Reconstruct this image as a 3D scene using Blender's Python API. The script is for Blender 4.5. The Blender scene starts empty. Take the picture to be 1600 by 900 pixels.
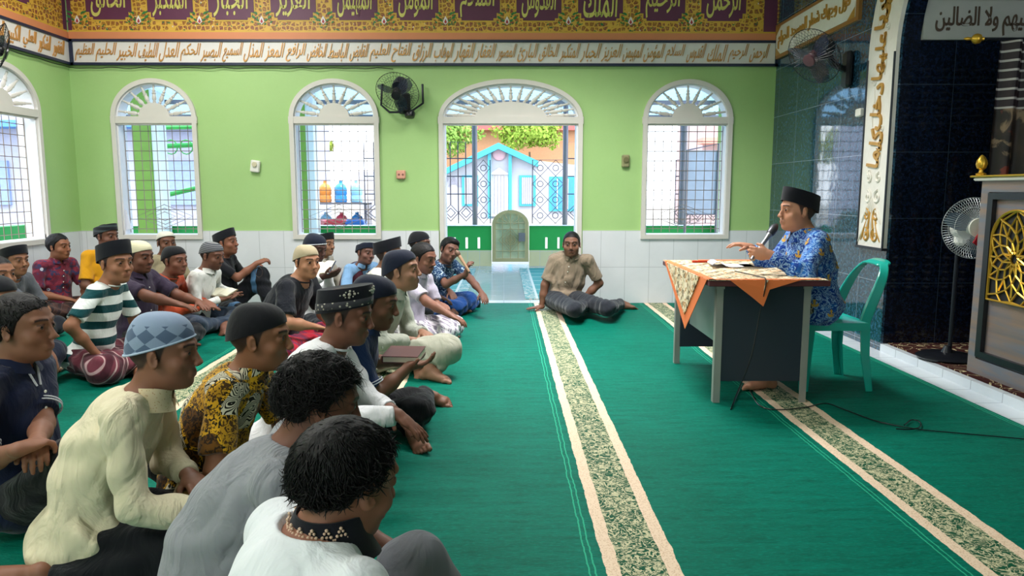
import bpy, math, random
import numpy as np
from mathutils import Vector, Matrix
from mathutils.geometry import tessellate_polygon
PI = math.pi
SC = bpy.context.scene
COL = SC.collection
random.seed(7); np.random.seed(7)

# ------------------------------------------------------------------ camera, world, lights, exposure
CAM_H = 1.25; FPX = 1150.0
PITCH = math.atan(152/FPX); YAW = math.atan(13/math.hypot(FPX, 152))
cam = bpy.data.cameras.new('camera'); camo = bpy.data.objects.new('camera', cam); COL.objects.link(camo)
cam.sensor_width = 36; cam.lens = FPX/1600*36; cam.clip_end = 300; cam.clip_start = .05
camo.location = (0, 0, CAM_H); camo.rotation_euler = (PI/2-PITCH, 0, -YAW)
SC.camera = camo
SC.view_settings.view_transform = 'Standard'; SC.view_settings.look = 'None'
SC.view_settings.gamma = 1; SC.view_settings.use_curve_mapping = False
SC.view_settings.exposure = 0.14
SKY = 4.2
w = bpy.data.worlds.new('sky'); SC.world = w; w.use_nodes = True
w.node_tree.nodes['Background'].inputs[0].default_value = (.84, .92, 1, 1)
w.node_tree.nodes['Background'].inputs[1].default_value = SKY
sun = bpy.data.lights.new('sun', 'SUN'); sun.energy = 2.6; sun.angle = .4; sun.color = (1, .98, .94)
so = bpy.data.objects.new('sun', sun); COL.objects.link(so); so.rotation_euler = (math.radians(28), math.radians(16), 0)
def area(name, loc, rot, sx, sy, e, col=(1, 1, 1)):
    l = bpy.data.lights.new(name, 'AREA'); l.shape = 'RECTANGLE'; l.size = sx; l.size_y = sy; l.energy = e; l.color = col
    o = bpy.data.objects.new(name, l); COL.objects.link(o); o.location = loc; o.rotation_euler = rot
    return o
for (x, y, e) in ((-2.9, 6.2, 84), (.5, 5.9, 135), (-2.9, 2.9, 84), (-.3, 2.9, 20), (-2.9, -.6, 84), (.4, -.6, 4)):
    area('ceiling_fill_light', (x, y, 3.68), (0, 0, 0), 1.3, 1.3, e, (1, .985, .96)).data.spread = math.radians(125 if x > 0 and y > 5 else 180)  # unseen area lights added under the ceiling to brighten the hall

def ray(u, v):
    x = (u-800)/FPX; y = (450-v)/FPX
    fw = np.array([math.sin(YAW)*math.cos(PITCH), math.cos(YAW)*math.cos(PITCH), -math.sin(PITCH)])
    r = np.array([math.cos(YAW), -math.sin(YAW), 0]); up = np.cross(r, fw)
    return fw+x*r+y*up
def atZ(u, v, z=0.):
    d = ray(u, v); return d*((z-CAM_H)/d[2])+np.array([0, 0, CAM_H])
def atY(u, v, Y):
    d = ray(u, v); return d*(Y/d[1])+np.array([0, 0, CAM_H])
def atX(u, v, X):
    d = ray(u, v); return d*(X/d[0])+np.array([0, 0, CAM_H])

# ------------------------------------------------------------------ materials
def lin(c):
    return tuple((x/12.92 if x <= .04045 else ((x+.055)/1.055)**2.4) for x in c)
def rgb(h):
    return lin((int(h[0:2], 16)/255, int(h[2:4], 16)/255, int(h[4:6], 16)/255))
class N:
    """small node-graph writer"""
    def __init__(s, name, rough=.6, metal=0, spec=.5, coat=0):
        s.m = bpy.data.materials.new(name); s.m.use_nodes = True
        s.t = s.m.node_tree; s.b = s.t.nodes['Principled BSDF']
        s.b.inputs['Roughness'].default_value = rough; s.b.inputs['Metallic'].default_value = metal
        s.b.inputs['Specular IOR Level'].default_value = spec
        s.b.inputs['Coat Weight'].default_value = coat
        s._c = None
    def n(s, typ, **k):
        nd = s.t.nodes.new(typ)
        for a, v in k.items(): setattr(nd, a, v)
        return nd
    def put(s, sock, v):
        if hasattr(v, 'is_linked') or isinstance(v, bpy.types.NodeSocket): s.t.links.new(v, sock)
        elif isinstance(v, (tuple, list)) and len(v) == 3 and sock.type == 'RGBA': sock.default_value = (*v, 1)
        else: sock.default_value = v
    def co(s, kind='Object'):
        if s._c is None: s._c = s.n('ShaderNodeTexCoord')
        return s._c.outputs[kind]
    def map(s, scale=(1, 1, 1), rot=(0, 0, 0), loc=(0, 0, 0), src=None):
        m = s.n('ShaderNodeMapping'); s.put(m.inputs['Vector'], src or s.co())
        m.inputs['Scale'].default_value = scale; m.inputs['Rotation'].default_value = rot; m.inputs['Location'].default_value = loc
        return m.outputs[0]
    def noise(s, scale, detail=3, rough=.5, vec=None, dist=0):
        m = s.n('ShaderNodeTexNoise'); s.put(m.inputs['Vector'], vec or s.co()); m.inputs['Scale'].default_value = scale
        m.inputs['Detail'].default_value = detail; m.inputs['Roughness'].default_value = rough; m.inputs['Distortion'].default_value = dist
        return m.outputs['Fac']
    def vor(s, scale, vec=None, feature='F1', out='Distance', rand=1.0):
        m = s.n('ShaderNodeTexVoronoi', feature=feature); s.put(m.inputs['Vector'], vec or s.co())
        m.inputs['Scale'].default_value = scale; m.inputs['Randomness'].default_value = rand
        return m.outputs[out]
    def wave(s, scale, vec=None, dist=0, axis='X', detail=1, dscale=1, rings=False):
        m = s.n('ShaderNodeTexWave'); s.put(m.inputs['Vector'], vec or s.co()); m.inputs['Scale'].default_value = scale
        m.inputs['Distortion'].default_value = dist; m.inputs['Detail'].default_value = detail; m.inputs['Detail Scale'].default_value = dscale
        if rings: m.wave_type = 'RINGS'; m.rings_direction = axis
        else: m.bands_direction = axis
        return m.outputs['Fac']
    def math(s, op, a, b=0., c=0., clamp=False):
        m = s.n('ShaderNodeMath', operation=op, use_clamp=clamp)
        s.put(m.inputs[0], a); s.put(m.inputs[1], b); s.put(m.inputs[2], c); return m.outputs[0]
    def step(s, f, a, b):
        m = s.n('ShaderNodeMapRange'); s.put(m.inputs[0], f); m.inputs[1].default_value = a; m.inputs[2].default_value = b
        return m.outputs[0]
    def mix(s, f, a, b, blend='MIX'):
        m = s.n('ShaderNodeMix', data_type='RGBA', blend_type=blend); s.put(m.inputs[0], f)
        s.put(m.inputs[6], a); s.put(m.inputs[7], b); return m.outputs[2]
    def sep(s, vec=None):
        m = s.n('ShaderNodeSeparateXYZ'); s.put(m.inputs[0], vec or s.co()); return m.outputs
    def brick(s, w, h, mortar=.004, vec=None, off=0.):
        m = s.n('ShaderNodeTexBrick'); s.put(m.inputs['Vector'], vec or s.co()); m.inputs['Scale'].default_value = 1
        m.inputs['Brick Width'].default_value = w; m.inputs['Row Height'].default_value = h; m.inputs['Mortar Size'].default_value = mortar
        m.inputs['Mortar Smooth'].default_value = .2; m.offset = off
        return m.outputs['Fac']
    def attr(s, name):
        m = s.n('ShaderNodeAttribute'); m.attribute_name = name; return m.outputs['Color']
    def bump(s, h, st=.2, d=.01, prev=None):
        m = s.n('ShaderNodeBump'); s.put(m.inputs['Height'], h); m.inputs['Strength'].default_value = st; m.inputs['Distance'].default_value = d
        if prev is not None: s.put(m.inputs['Normal'], prev)
        s.put(s.b.inputs['Normal'], m.outputs[0]); return m.outputs[0]
    def color(s, c): s.put(s.b.inputs['Base Color'], c); return s
    def rough(s, c): s.put(s.b.inputs['Roughness'], c); return s
_mc = {}
def flat(name, hexc, rough=.6, metal=0, spec=.5, coat=0, var=.12):
    k = (name, hexc, rough, metal)
    if k in _mc: return _mc[k]
    n = N(name, rough, metal, spec, coat); c = rgb(hexc)
    f = n.noise(9, 3)
    n.color(n.mix(f, tuple(x*(1-var) for x in c), tuple(min(1, x*(1+var)) for x in c)))
    _mc[k] = n.m; return n.m

# ------------------------------------------------------------------ mesh helpers
def orth(d):
    d = np.asarray(d, float); d = d/np.linalg.norm(d)
    a = np.array([0, 0, 1.]) if abs(d[2]) < .9 else np.array([1., 0, 0])
    u = np.cross(d, a); u /= np.linalg.norm(u); return d, u, np.cross(d, u)
def unit(v):
    v = np.asarray(v, float); return v/max(1e-9, np.linalg.norm(v))
class G:
    def __init__(s): s.v = []; s.f = []; s.mi = []
    def add(s, vs, fs, mi=0):
        o = len(s.v); s.v += [tuple(map(float, p)) for p in vs]; s.f += [tuple(i+o for i in f) for f in fs]; s.mi += [mi]*len(fs); return s
    def box(s, c, d, rot=None, mi=0, bev=0):
        x, y, z = d[0]/2, d[1]/2, d[2]/2
        if bev <= 0:
            vs = [(sx*x, sy*y, sz*z) for sx in (-1, 1) for sy in (-1, 1) for sz in (-1, 1)]
            fs = [(0, 1, 3, 2), (4, 6, 7, 5), (0, 4, 5, 1), (2, 3, 7, 6), (0, 2, 6, 4), (1, 5, 7, 3)]
        else:
            bev = min(bev, .49*min(d)); k = bev
            ring = lambda X, Y, Z: [(-X+k, -Y, Z), (X-k, -Y, Z), (X, -Y+k, Z), (X, Y-k, Z), (X-k, Y, Z), (-X+k, Y, Z), (-X, Y-k, Z), (-X, -Y+k, Z)]
            vs = ring(x-k*.7, y-k*.7, -z)+ring(x, y, -z+k)+ring(x, y, z-k)+ring(x-k*.7, y-k*.7, z)
            fs = [tuple(range(7, -1, -1)), tuple(range(24, 32))]
            for r in range(3):
                for i in range(8): fs.append((r*8+i, r*8+(i+1) % 8, r*8+8+(i+1) % 8, r*8+8+i))
        if rot is not None:
            M = np.array(rot); vs = [M@np.array(p) for p in vs]
        return s.add([np.array(p)+np.array(c) for p in vs], fs, mi)
    def bb(s, x0, x1, y0, y1, z0, z1, mi=0, bev=0):
        return s.box(((x0+x1)/2, (y0+y1)/2, (z0+z1)/2), (x1-x0, y1-y0, z1-z0), None, mi, bev)
    def cyl(s, a, b, r1, r2=None, n=12, mi=0):
        r2 = r1 if r2 is None else r2; a = np.asarray(a, float); b = np.asarray(b, float)
        d, u, w_ = orth(b-a); vs = []
        for p, r in ((a, r1), (b, r2)):
            for i in range(n):
                t = 2*PI*i/n; vs.append(p+r*(math.cos(t)*u+math.sin(t)*w_))
        fs = [(i, (i+1) % n, n+(i+1) % n, n+i) for i in range(n)]+[tuple(range(n-1, -1, -1)), tuple(range(n, 2*n))]
        return s.add(vs, fs, mi)
    def tube(s, pts, r, n=6, closed=False, mi=0):
        P = [np.asarray(p, float) for p in pts]; m = len(P); vs = []; u = None
        for i in range(m):
            t = (P[(i+1) % m]-P[i-1]) if closed else (P[min(i+1, m-1)]-P[max(i-1, 0)])
            t = unit(t)
            if u is None: _, u, w_ = orth(t)
            else:
                u = u-t*np.dot(u, t); u = unit(u); w_ = np.cross(t, u)
            rr = r[i] if isinstance(r, (list, tuple)) else r
            for k in range(n):
                a = 2*PI*k/n; vs.append(P[i]+rr*(math.cos(a)*u+math.sin(a)*w_))
        fs = []
        for i in range(m if closed else m-1):
            j = (i+1) % m
            for k in range(n): fs.append((i*n+k, i*n+(k+1) % n, j*n+(k+1) % n, j*n+k))
        if not closed: fs += [tuple(range(n-1, -1, -1)), tuple(range((m-1)*n, m*n))]
        return s.add(vs, fs, mi)
    def lathe(s, prof, c=(0, 0, 0), axis=(0, 0, 1), n=24, sx=1, sy=1, mi=0):
        d, u, w_ = orth(axis); c = np.asarray(c, float); vs = []
        if abs(d[2]) > .99: u, w_ = np.array([1., 0, 0]), np.array([0, 1., 0])
        for (r, h) in prof:
            for i in range(n):
                t = 2*PI*i/n; vs.append(c+d*h+r*(math.cos(t)*u*sx+math.sin(t)*w_*sy))
        m = len(prof); fs = []
        for k in range(m-1):
            for i in range(n): fs.append((k*n+i, k*n+(i+1) % n, (k+1)*n+(i+1) % n, (k+1)*n+i))
        fs += [tuple(range(n-1, -1, -1)), tuple(range((m-1)*n, m*n))]
        return s.add(vs, fs, mi)
    def sph(s, c, r, n=12, m=8, mi=0, R=None):
        r = (r, r, r) if not hasattr(r, '__len__') else r
        c = np.asarray(c, float); vs = [(0, 0, 1)]; 
        for k in range(1, m):
            p = PI*k/m
            for i in range(n):
                t = 2*PI*i/n; vs.append((math.sin(p)*math.cos(t), math.sin(p)*math.sin(t), math.cos(p)))
        vs.append((0, 0, -1)); fs = [(0, 1+i, 1+(i+1) % n) for i in range(n)]
        for k in range(m-2):
            for i in range(n): fs.append((1+k*n+i, 1+(k+1)*n+i, 1+(k+1)*n+(i+1) % n, 1+k*n+(i+1) % n))
        L = len(vs)-1; fs += [(L, 1+(m-2)*n+(i+1) % n, 1+(m-2)*n+i) for i in range(n)]
        vs = [np.array(p)*np.array(r) for p in vs]
        if R is not None: vs = [R@p for p in vs]
        return s.add([c+p for p in vs], fs, mi)
    def plate(s, outer, holes, fn, t, mi=0):
        """flat plate with holes; fn(x,y,d) -> 3d, thickness t along d"""
        loops = [outer]+holes
        V = [Vector((p[0], p[1], 0)) for l in loops for p in l]
        tris = tessellate_polygon([[Vector((p[0], p[1], 0)) for p in l] for l in loops])
        n = len(V); vs = [fn(p.x, p.y, 0) for p in V]+[fn(p.x, p.y, t) for p in V]
        fs = [tuple(a) for a in tris]+[tuple(i+n for i in reversed(a)) for a in tris]
        o = 0
        for l in loops:
            m = len(l)
            for i in range(m): fs.append((o+i, o+(i+1) % m, n+o+(i+1) % m, n+o+i))
            o += m
        return s.add(vs, fs, mi)
    def grid(s, rows, closed=False, mi=0):
        m = len(rows); n = len(rows[0]); vs = [p for r in rows for p in r]; fs = []
        for i in range(m-1):
            for j in range(n if closed else n-1): fs.append((i*n+j, i*n+(j+1) % n, (i+1)*n+(j+1) % n, (i+1)*n+j))
        return s.add(vs, fs, mi)
    def xf(s, M):
        M = Matrix(M); s.v = [tuple(M@Vector(p)) for p in s.v]; return s
    def build(s, name, mats, parent=None, smooth=False, sharp=35, recalc=True):
        me = bpy.data.meshes.new(name); me.from_pydata(s.v, [], s.f)
        if not isinstance(mats, (list, tuple)): mats = [mats]
        for m in mats: me.materials.append(m)
        if len(mats) > 1: me.polygons.foreach_set('material_index', s.mi)
        if recalc:
            import bmesh
            bm = bmesh.new(); bm.from_mesh(me); bmesh.ops.recalc_face_normals(bm, faces=bm.faces); bm.to_mesh(me); bm.free()
        if smooth:
            me.polygons.foreach_set('use_smooth', [True]*len(me.polygons))
            me.update()
            try: me.set_sharp_from_angle(angle=math.radians(sharp))
            except Exception: pass
        me.update()
        o = bpy.data.objects.new(name, me); COL.objects.link(o)
        if parent is not None: o.parent = parent
        return o
def tag(o, label, cat, group=None, kind=None):
    o['label'] = label; o['category'] = cat
    if group: o['group'] = group
    if kind: o['kind'] = kind
    return o
def thing(name, label, cat, loc=(0, 0, 0), rz=0, group=None):
    o = bpy.data.objects.new(name, None); COL.objects.link(o); o.location = loc; o.rotation_euler = (0, 0, rz); o.empty_display_size = .1
    return tag(o, label, cat, group)
def struct(o, cat=None, label=None):
    o['kind'] = 'structure'
    if cat: o['category'] = cat
    if label: o['label'] = label
    return o
def rotm(ax, deg):
    return np.array(Matrix.Rotation(math.radians(deg), 3, ax))

# ------------------------------------------------------------------ arabic lettering
_F = {'ا':0xFE8D,'ب':0xFE8F,'ت':0xFE95,'ث':0xFE99,'ج':0xFE9D,'ح':0xFEA1,'خ':0xFEA5,'د':0xFEA9,'ذ':0xFEAB,'ر':0xFEAD,'ز':0xFEAF,'س':0xFEB1,'ش':0xFEB5,
 'ص':0xFEB9,'ض':0xFEBD,'ط':0xFEC1,'ظ':0xFEC5,'ع':0xFEC9,'غ':0xFECD,'ف':0xFED1,'ق':0xFED5,'ك':0xFED9,'ل':0xFEDD,'م':0xFEE1,'ن':0xFEE5,'ه':0xFEE9,'و':0xFEED,
 'ى':0xFEEF,'ي':0xFEF1,'ة':0xFE93,'ئ':0xFE89,'ؤ':0xFE85,'أ':0xFE83,'إ':0xFE87,'ء':0xFE80,'ﻻ':0xFEFB}
_R = set('ادذرزوىةؤأإﻻ')   # join only to the letter before
def shape(t):
    out = []
    for wd in t.replace('لا', 'ﻻ').split(' '):
        g = []
        for i, c in enumerate(wd):
            b = _F[c]
            if c == 'ء': g.append(chr(b)); continue
            pj = i > 0 and wd[i-1] not in _R and wd[i-1] != 'ء'
            nj = i+1 < len(wd) and c not in _R and wd[i+1] != 'ء'
            g.append(chr(b+(1 if pj else 0)) if not nj else chr(b+(3 if pj else 2)))
        out.append(''.join(reversed(g)))
    return ' '.join(reversed(out))
def text_geo(s, bold=0.0, extrude=.02):
    c = bpy.data.curves.new('t', 'FONT'); c.body = s; c.size = 1; c.extrude = extrude; c.offset = bold; c.resolution_u = 3
    o = bpy.data.objects.new('t', c); COL.objects.link(o)
    bpy.context.view_layer.update()
    dg = bpy.context.evaluated_depsgraph_get()
    m = o.evaluated_get(dg).to_mesh()
    vs = np.array([v.co[:] for v in m.vertices]); fs = [tuple(p.vertices) for p in m.polygons]
    o.evaluated_get(dg).to_mesh_clear(); bpy.data.objects.remove(o); bpy.data.curves.remove(c)
    return vs, fs
def text_on(s, name, mat, center, w_, h_, ux, uz, depth, parent, arabic=True, bold=.012, shear=0.):
    """lettering fitted into w x h on a plane spanned by ux (reading x) and uz (up); stands depth proud along ux x uz"""
    vs, fs = text_geo(shape(s) if arabic else s, bold, .5)
    lo = vs.min(0); hi = vs.max(0); q = (vs-(lo+hi)/2)/np.maximum(hi-lo, 1e-6)
    ux = unit(ux); uz = unit(uz); nn = np.cross(ux, uz)
    P = np.asarray(center)+np.outer(q[:, 0]*w_+q[:, 1]*shear*h_, ux)+np.outer(q[:, 1]*h_, uz)+np.outer((q[:, 2]+.5)*depth, nn)
    return G().add(P, fs).build(name, mat, parent, recalc=False)

# ------------------------------------------------------------------ structure materials
BW = 8.17; LW = -4.65; RW = 2.95; ZT = .813; CEIL = 3.7
def m_green():
    n = N('green_paint', .55); f = n.noise(1.3, 5, .6); g = n.noise(40, 2)
    c = n.mix(f, rgb('97bd74'), rgb('a8cb86')); c = n.mix(n.math('MULTIPLY', g, .15), c, rgb('b9d890'))
    n.color(c); n.bump(n.noise(120, 2), .06, .003); return n.m
def m_tile(name, c1, c2, w_, h_, plane, rough=.18, grout='b9bcc0'):
    n = N(name, rough)
    rot = {'xz': (PI/2, 0, 0), 'yz': (PI/2, 0, PI/2), 'xy': (0, 0, 0)}[plane]
    s = n.sep(); cb = n.n('ShaderNodeCombineXYZ')
    a, b = {'xz': (s[0], s[2]), 'yz': (s[1], s[2]), 'xy': (s[0], s[1])}[plane]
    n.put(cb.inputs[0], a); n.put(cb.inputs[1], b)
    m = n.brick(w_, h_, .003, cb.outputs[0])
    v = n.noise(4, 6, .6, dist=.6)
    n.color(n.mix(m, n.mix(v, rgb(c1), rgb(c2)), rgb(grout)))
    n.bump(n.math('SUBTRACT', 1, m), .25, .003); return n.m
def m_granite(nm='dark_granite_tile', c1='0f2a3a', c2='3a6a86', gr='8d98a6', ior=1.9):
    n = N(nm, .1, spec=.5); n.b.inputs['IOR'].default_value = ior; s = n.sep(); cb = n.n('ShaderNodeCombineXYZ'); n.put(cb.inputs[0], n.math('ADD', s[1], s[0])); n.put(cb.inputs[1], n.math('ADD', s[2], -.04))
    m = n.brick(.5, .5, .0022, cb.outputs[0])
    sp = n.noise(38, 4, .7); big = n.noise(3, 3)
    c = n.mix(n.step(sp, .42, .66), rgb(c1), rgb(c2)); c = n.mix(n.step(n.vor(110), .12, .02), c, rgb('5b6c88')); c = n.mix(n.math('MULTIPLY', big, .4), c, rgb('0a1624'))
    n.color(n.mix(m, c, rgb(gr))); n.rough(n.math('ADD', n.math('MULTIPLY', sp, .08), .02))
    n.bump(n.noise(5, 2), .06, .02); return n.m
def m_carpet():
    n = N('green_carpet', .6, spec=.07); s = n.sep(); x = s[0]
    wob = n.math('MULTIPLY', n.math('SUBTRACT', n.noise(5, 3, .6, n.map((0.2, 1, 1))), .5), .022)
    wob2 = n.math('MULTIPLY', n.math('SUBTRACT', n.noise(28, 2, .6, n.map((0.2, 1, 1))), .5), .008)
    xx = n.math('ADD', n.math('ADD', x, wob), wob2)
    xm = n.math('SUBTRACT', n.math('MULTIPLY', n.math('FRACT', n.math('DIVIDE', n.math('ADD', xx, 100*1.235-.4625+.6175), 1.235)), 1.235), .6175)   # -.6175 .. .6175 about each stripe
    ax = n.math('ABSOLUTE', xm)
    inner = n.math('LESS_THAN', ax, .127); core = n.math('LESS_THAN', ax, .078)
    pile = n.noise(160, 2, .6, n.map((.25, 1, 1))); big = n.noise(1.1, 4, .6); streak = n.noise(14, 4, .65, n.map((.3, 1.6, 1)))
    g = n.mix(big, rgb('006450'), rgb('007a68')); g = n.mix(n.step(streak, .35, .75), g, rgb('005847'))
    g = n.mix(n.step(pile, .5, .95), g, rgb('03937f'))
    g = n.mix(n.math('MULTIPLY', n.step(n.noise(46, 3, .6, n.map((.22, 1, 1))), .56, .66), .45), g, rgb('004a3c')); g = n.mix(n.step(n.noise(.35, 2), .62, .3), g, n.mix(.35, g, rgb('003f30')))
    gd = n.mix(pile, rgb('0b4531'), rgb('17573d'))
    fl = n.vor(26, n.map((1, 1.5, 1), src=None), 'DISTANCE_TO_EDGE'); fl2 = n.noise(22, 3, .6, dist=1.6)
    flor = n.math('MULTIPLY', n.step(fl2, .5, .56), n.step(n.math('ABSOLUTE', n.math('SUBTRACT', n.noise(42, 2, .5, dist=2.2), .5)), .10, .04))
    flor2 = n.step(n.math('ABSOLUTE', n.math('SUBTRACT', n.noise(17, 1, .5, dist=3.), .5)), .05, .03)
    fm = n.math('MAXIMUM', flor, n.math('MULTIPLY', flor2, .95))
    corec = n.mix(fm, gd, rgb('c9c3a0'))
    bd = n.mix(n.step(n.vor(130), .2, .5), rgb('cdae92'), rgb('e6cdb4'))
    c = n.mix(inner, g, bd); c = n.mix(core, c, corec)
    ln = n.math('LESS_THAN', n.math('ABSOLUTE', n.math('ADD', n.math('ABSOLUTE', n.math('ADD', xm, .172)), -.010)), .0028)
    c = n.mix(n.math('MULTIPLY', ln, .55), c, rgb('3fc59a'))
    n.color(c); b = n.bump(pile, .5, .006); n.bump(streak, .35, .02, b); return n.m
def m_ornate():
    n = N('painted_arabesque', .5); v = n.map((1, 1, 1))
    s = n.sep(); cb = n.n('ShaderNodeCombineXYZ'); n.put(cb.inputs[0], n.math('ADD', s[0], s[1])); n.put(cb.inputs[1], s[2]); v = cb.outputs[0]
    base = n.mix(n.step(n.noise(14, 1, vec=v), .45, .5), rgb('7c2b3a'), rgb('8a4a20'))
    e = n.step(n.vor(21, v, 'DISTANCE_TO_EDGE', rand=.55), .13, .09)
    w1 = n.step(n.math('ABSOLUTE', n.math('SUBTRACT', n.noise(26, 1, vec=v, dist=3.5), .5)), .05, .03)
    c = n.mix(w1, base, rgb('c79a34')); c = n.mix(e, c, rgb('dcae45'))
    gr = n.math('MULTIPLY', n.step(n.noise(30, 1, vec=v), .62, .66), n.step(n.noise(7, 0, vec=v), .5, .55)); c = n.mix(gr, c, rgb('2a6b3c'))
    wh = n.step(n.noise(33, 1, vec=n.map((1, 1, 1), loc=(9, 9, 9), src=v)), .72, .75); c = n.mix(wh, c, rgb('e3d8d0'))
    n.color(c); return n.m
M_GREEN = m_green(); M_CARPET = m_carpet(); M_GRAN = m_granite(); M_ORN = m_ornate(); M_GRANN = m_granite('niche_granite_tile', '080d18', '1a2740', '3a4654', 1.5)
M_TILEW = m_tile('white_wall_tile', 'd3d5da', 'e2e4e8', .27, .405, 'xz'); M_TILEWY = m_tile('white_wall_tile_side', 'd3d5da', 'e2e4e8', .27, .405, 'yz')
M_MARB = m_tile('white_floor_tile', 'c3ccd6', 'dfe5ea', .3, .3, 'xy', .12, '9aa2aa')
M_CREAM = flat('cream_frame_paint', 'd2cdc6', .45, var=.04); M_CREAM2 = flat('cream_plaster', 'cfcac4', .55, var=.05)
M_JAMB = flat('white_jamb_paint', 'e6e6ea', .5, var=.03)
M_WIRE = flat('bronze_grille_bar', '8b7d72', .4, .4); M_ORANGE = flat('orange_paint', 'd98a5e', .55, var=.05)
M_NAVY = flat('navy_border', '1b2440', .4); M_GOLDT = flat('gold_relief', 'c79352', .35, .25); M_BANDW = flat('band_white', 'dedad6', .4, var=.03)
M_PURP = flat('purple_paint', '642f4d', .5); M_GOLDP = flat('gold_paint', 'd6ad3f', .5); M_YEL = flat('pale_gold_lettering', 'd8cf6e', .5)
M_BLACK = flat('black_plastic', '14161c', .3); M_DKMETAL = flat('dark_metal', '2a2d36', .35, .5)
M_WHITEP = flat('white_plastic', 'e4e2da', .4); M_CEIL = flat('white_ceiling', 'ecebe6', .8, var=.02)

# ------------------------------------------------------------------ floor and walls
def rect_plate(name, mat, x0, x1, y0, y1, z0, z1): return struct(G().bb(x0, x1, y0, y1, z0, z1).build(name, mat))
rect_plate('floor', M_CARPET, LW, 2.79, -2.5, BW+.0, -.06, 0)
rect_plate('trim_1', M_MARB, 2.79, RW+.0, -2.5, BW, -.06, .004)
rect_plate('ceiling', M_CEIL, LW-.2, 4.8, -2.5, BW+.2, CEIL, CEIL+.1)
def arc(cx, rx, zs, rz, n=28, a0=0, a1=PI): return [(cx+rx*math.cos(a0+(a1-a0)*i/n), zs+rz*math.sin(a0+(a1-a0)*i/n)) for i in range(n+1)]
def opening(cx, hw, z0, zs, rz): return [(cx-hw, z0), (cx+hw, z0)]+arc(cx, hw, zs, rz)
WINS = [  # name, centre, half width, sill, spring, arch rise
 ('window_1', -3.772, .410, .768, 2.03, .365), ('window_2', -1.836, .435, .768, 2.03, .365), ('window_3', 2.005, .440, .768, 2.03, .365)]
DOOR = (.078, .735, 0., 2.03, .365)
fb = lambda x, z, d: (x, BW-d, z)              # back wall: d into the room
fl_ = lambda y, z, d: (LW+d, y, z)             # left wall
holes = [opening(*w_[1:]) for w_ in WINS]
T = .17
outer = [(LW, 0), (DOOR[0]-DOOR[1], 0)]+list(reversed(arc(DOOR[0], DOOR[1], 2.03, .365)))+[(DOOR[0]+DOOR[1], 0), (RW, 0), (RW, CEIL), (LW, CEIL)]
struct(G().plate(outer, holes, fb, -T).build('wall_back', M_GREEN))
WL = [('window_4', 7.02, .50, .768, 2.03, .365), ('window_5', 3.6, .50, .80, 2.03, .365)]
struct(G().plate([(-2.5, 0), (BW+T, 0), (BW+T, CEIL), (-2.5, CEIL)], [opening(*w_[1:]) for w_ in WL], fl_, -T).build('wall_left', M_GREEN))
struct(G().plate([(LW, 0), (RW, 0), (RW, CEIL), (LW, CEIL)], [opening(-3.0, .8, .8, 2.03, .4), opening(-1.0, .7, .8, 2.03, .4)], lambda x, z, d: (x, -2.5-d, z), .17).build('wall_front', M_GREEN))
# tiled dado (front of the plaster)
o1 = [(LW, 0), (DOOR[0]-DOOR[1]-.07, 0), (DOOR[0]-DOOR[1]-.07, ZT)]
pts = [(LW, 0), (DOOR[0]-DOOR[1]-.06, 0), (DOOR[0]-DOOR[1]-.06, ZT)]
for nm, cx, hw, z0, zs, rz in reversed(WINS[:2]): pts += [(cx+hw, ZT), (cx+hw, z0-.05), (cx-hw, z0-.05), (cx-hw, ZT)]
pts += [(LW, ZT)]
struct(G().plate(pts, [], fb, .012).build('baseboard_back', M_TILEW))
nm, cx, hw, z0, zs, rz = WINS[2]
pts = [(DOOR[0]+DOOR[1]+.06, 0), (RW, 0), (RW, ZT), (cx+hw, ZT), (cx+hw, z0-.05), (cx-hw, z0-.05), (cx-hw, ZT), (DOOR[0]+DOOR[1]+.06, ZT)]
struct(G().plate(pts, [], fb, .012).build('baseboard_right', M_TILEW))
pts = [(-2.5, 0), (BW, 0), (BW, ZT)]
for nm, cx, hw, z0, zs, rz in WL: pts += [(cx+hw, ZT), (cx+hw, z0-.05), (cx-hw, z0-.05), (cx-hw, ZT)]
pts += [(-2.5, ZT)]
struct(G().plate(pts, [], fl_, .012).build('baseboard_left', M_TILEWY))

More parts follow.
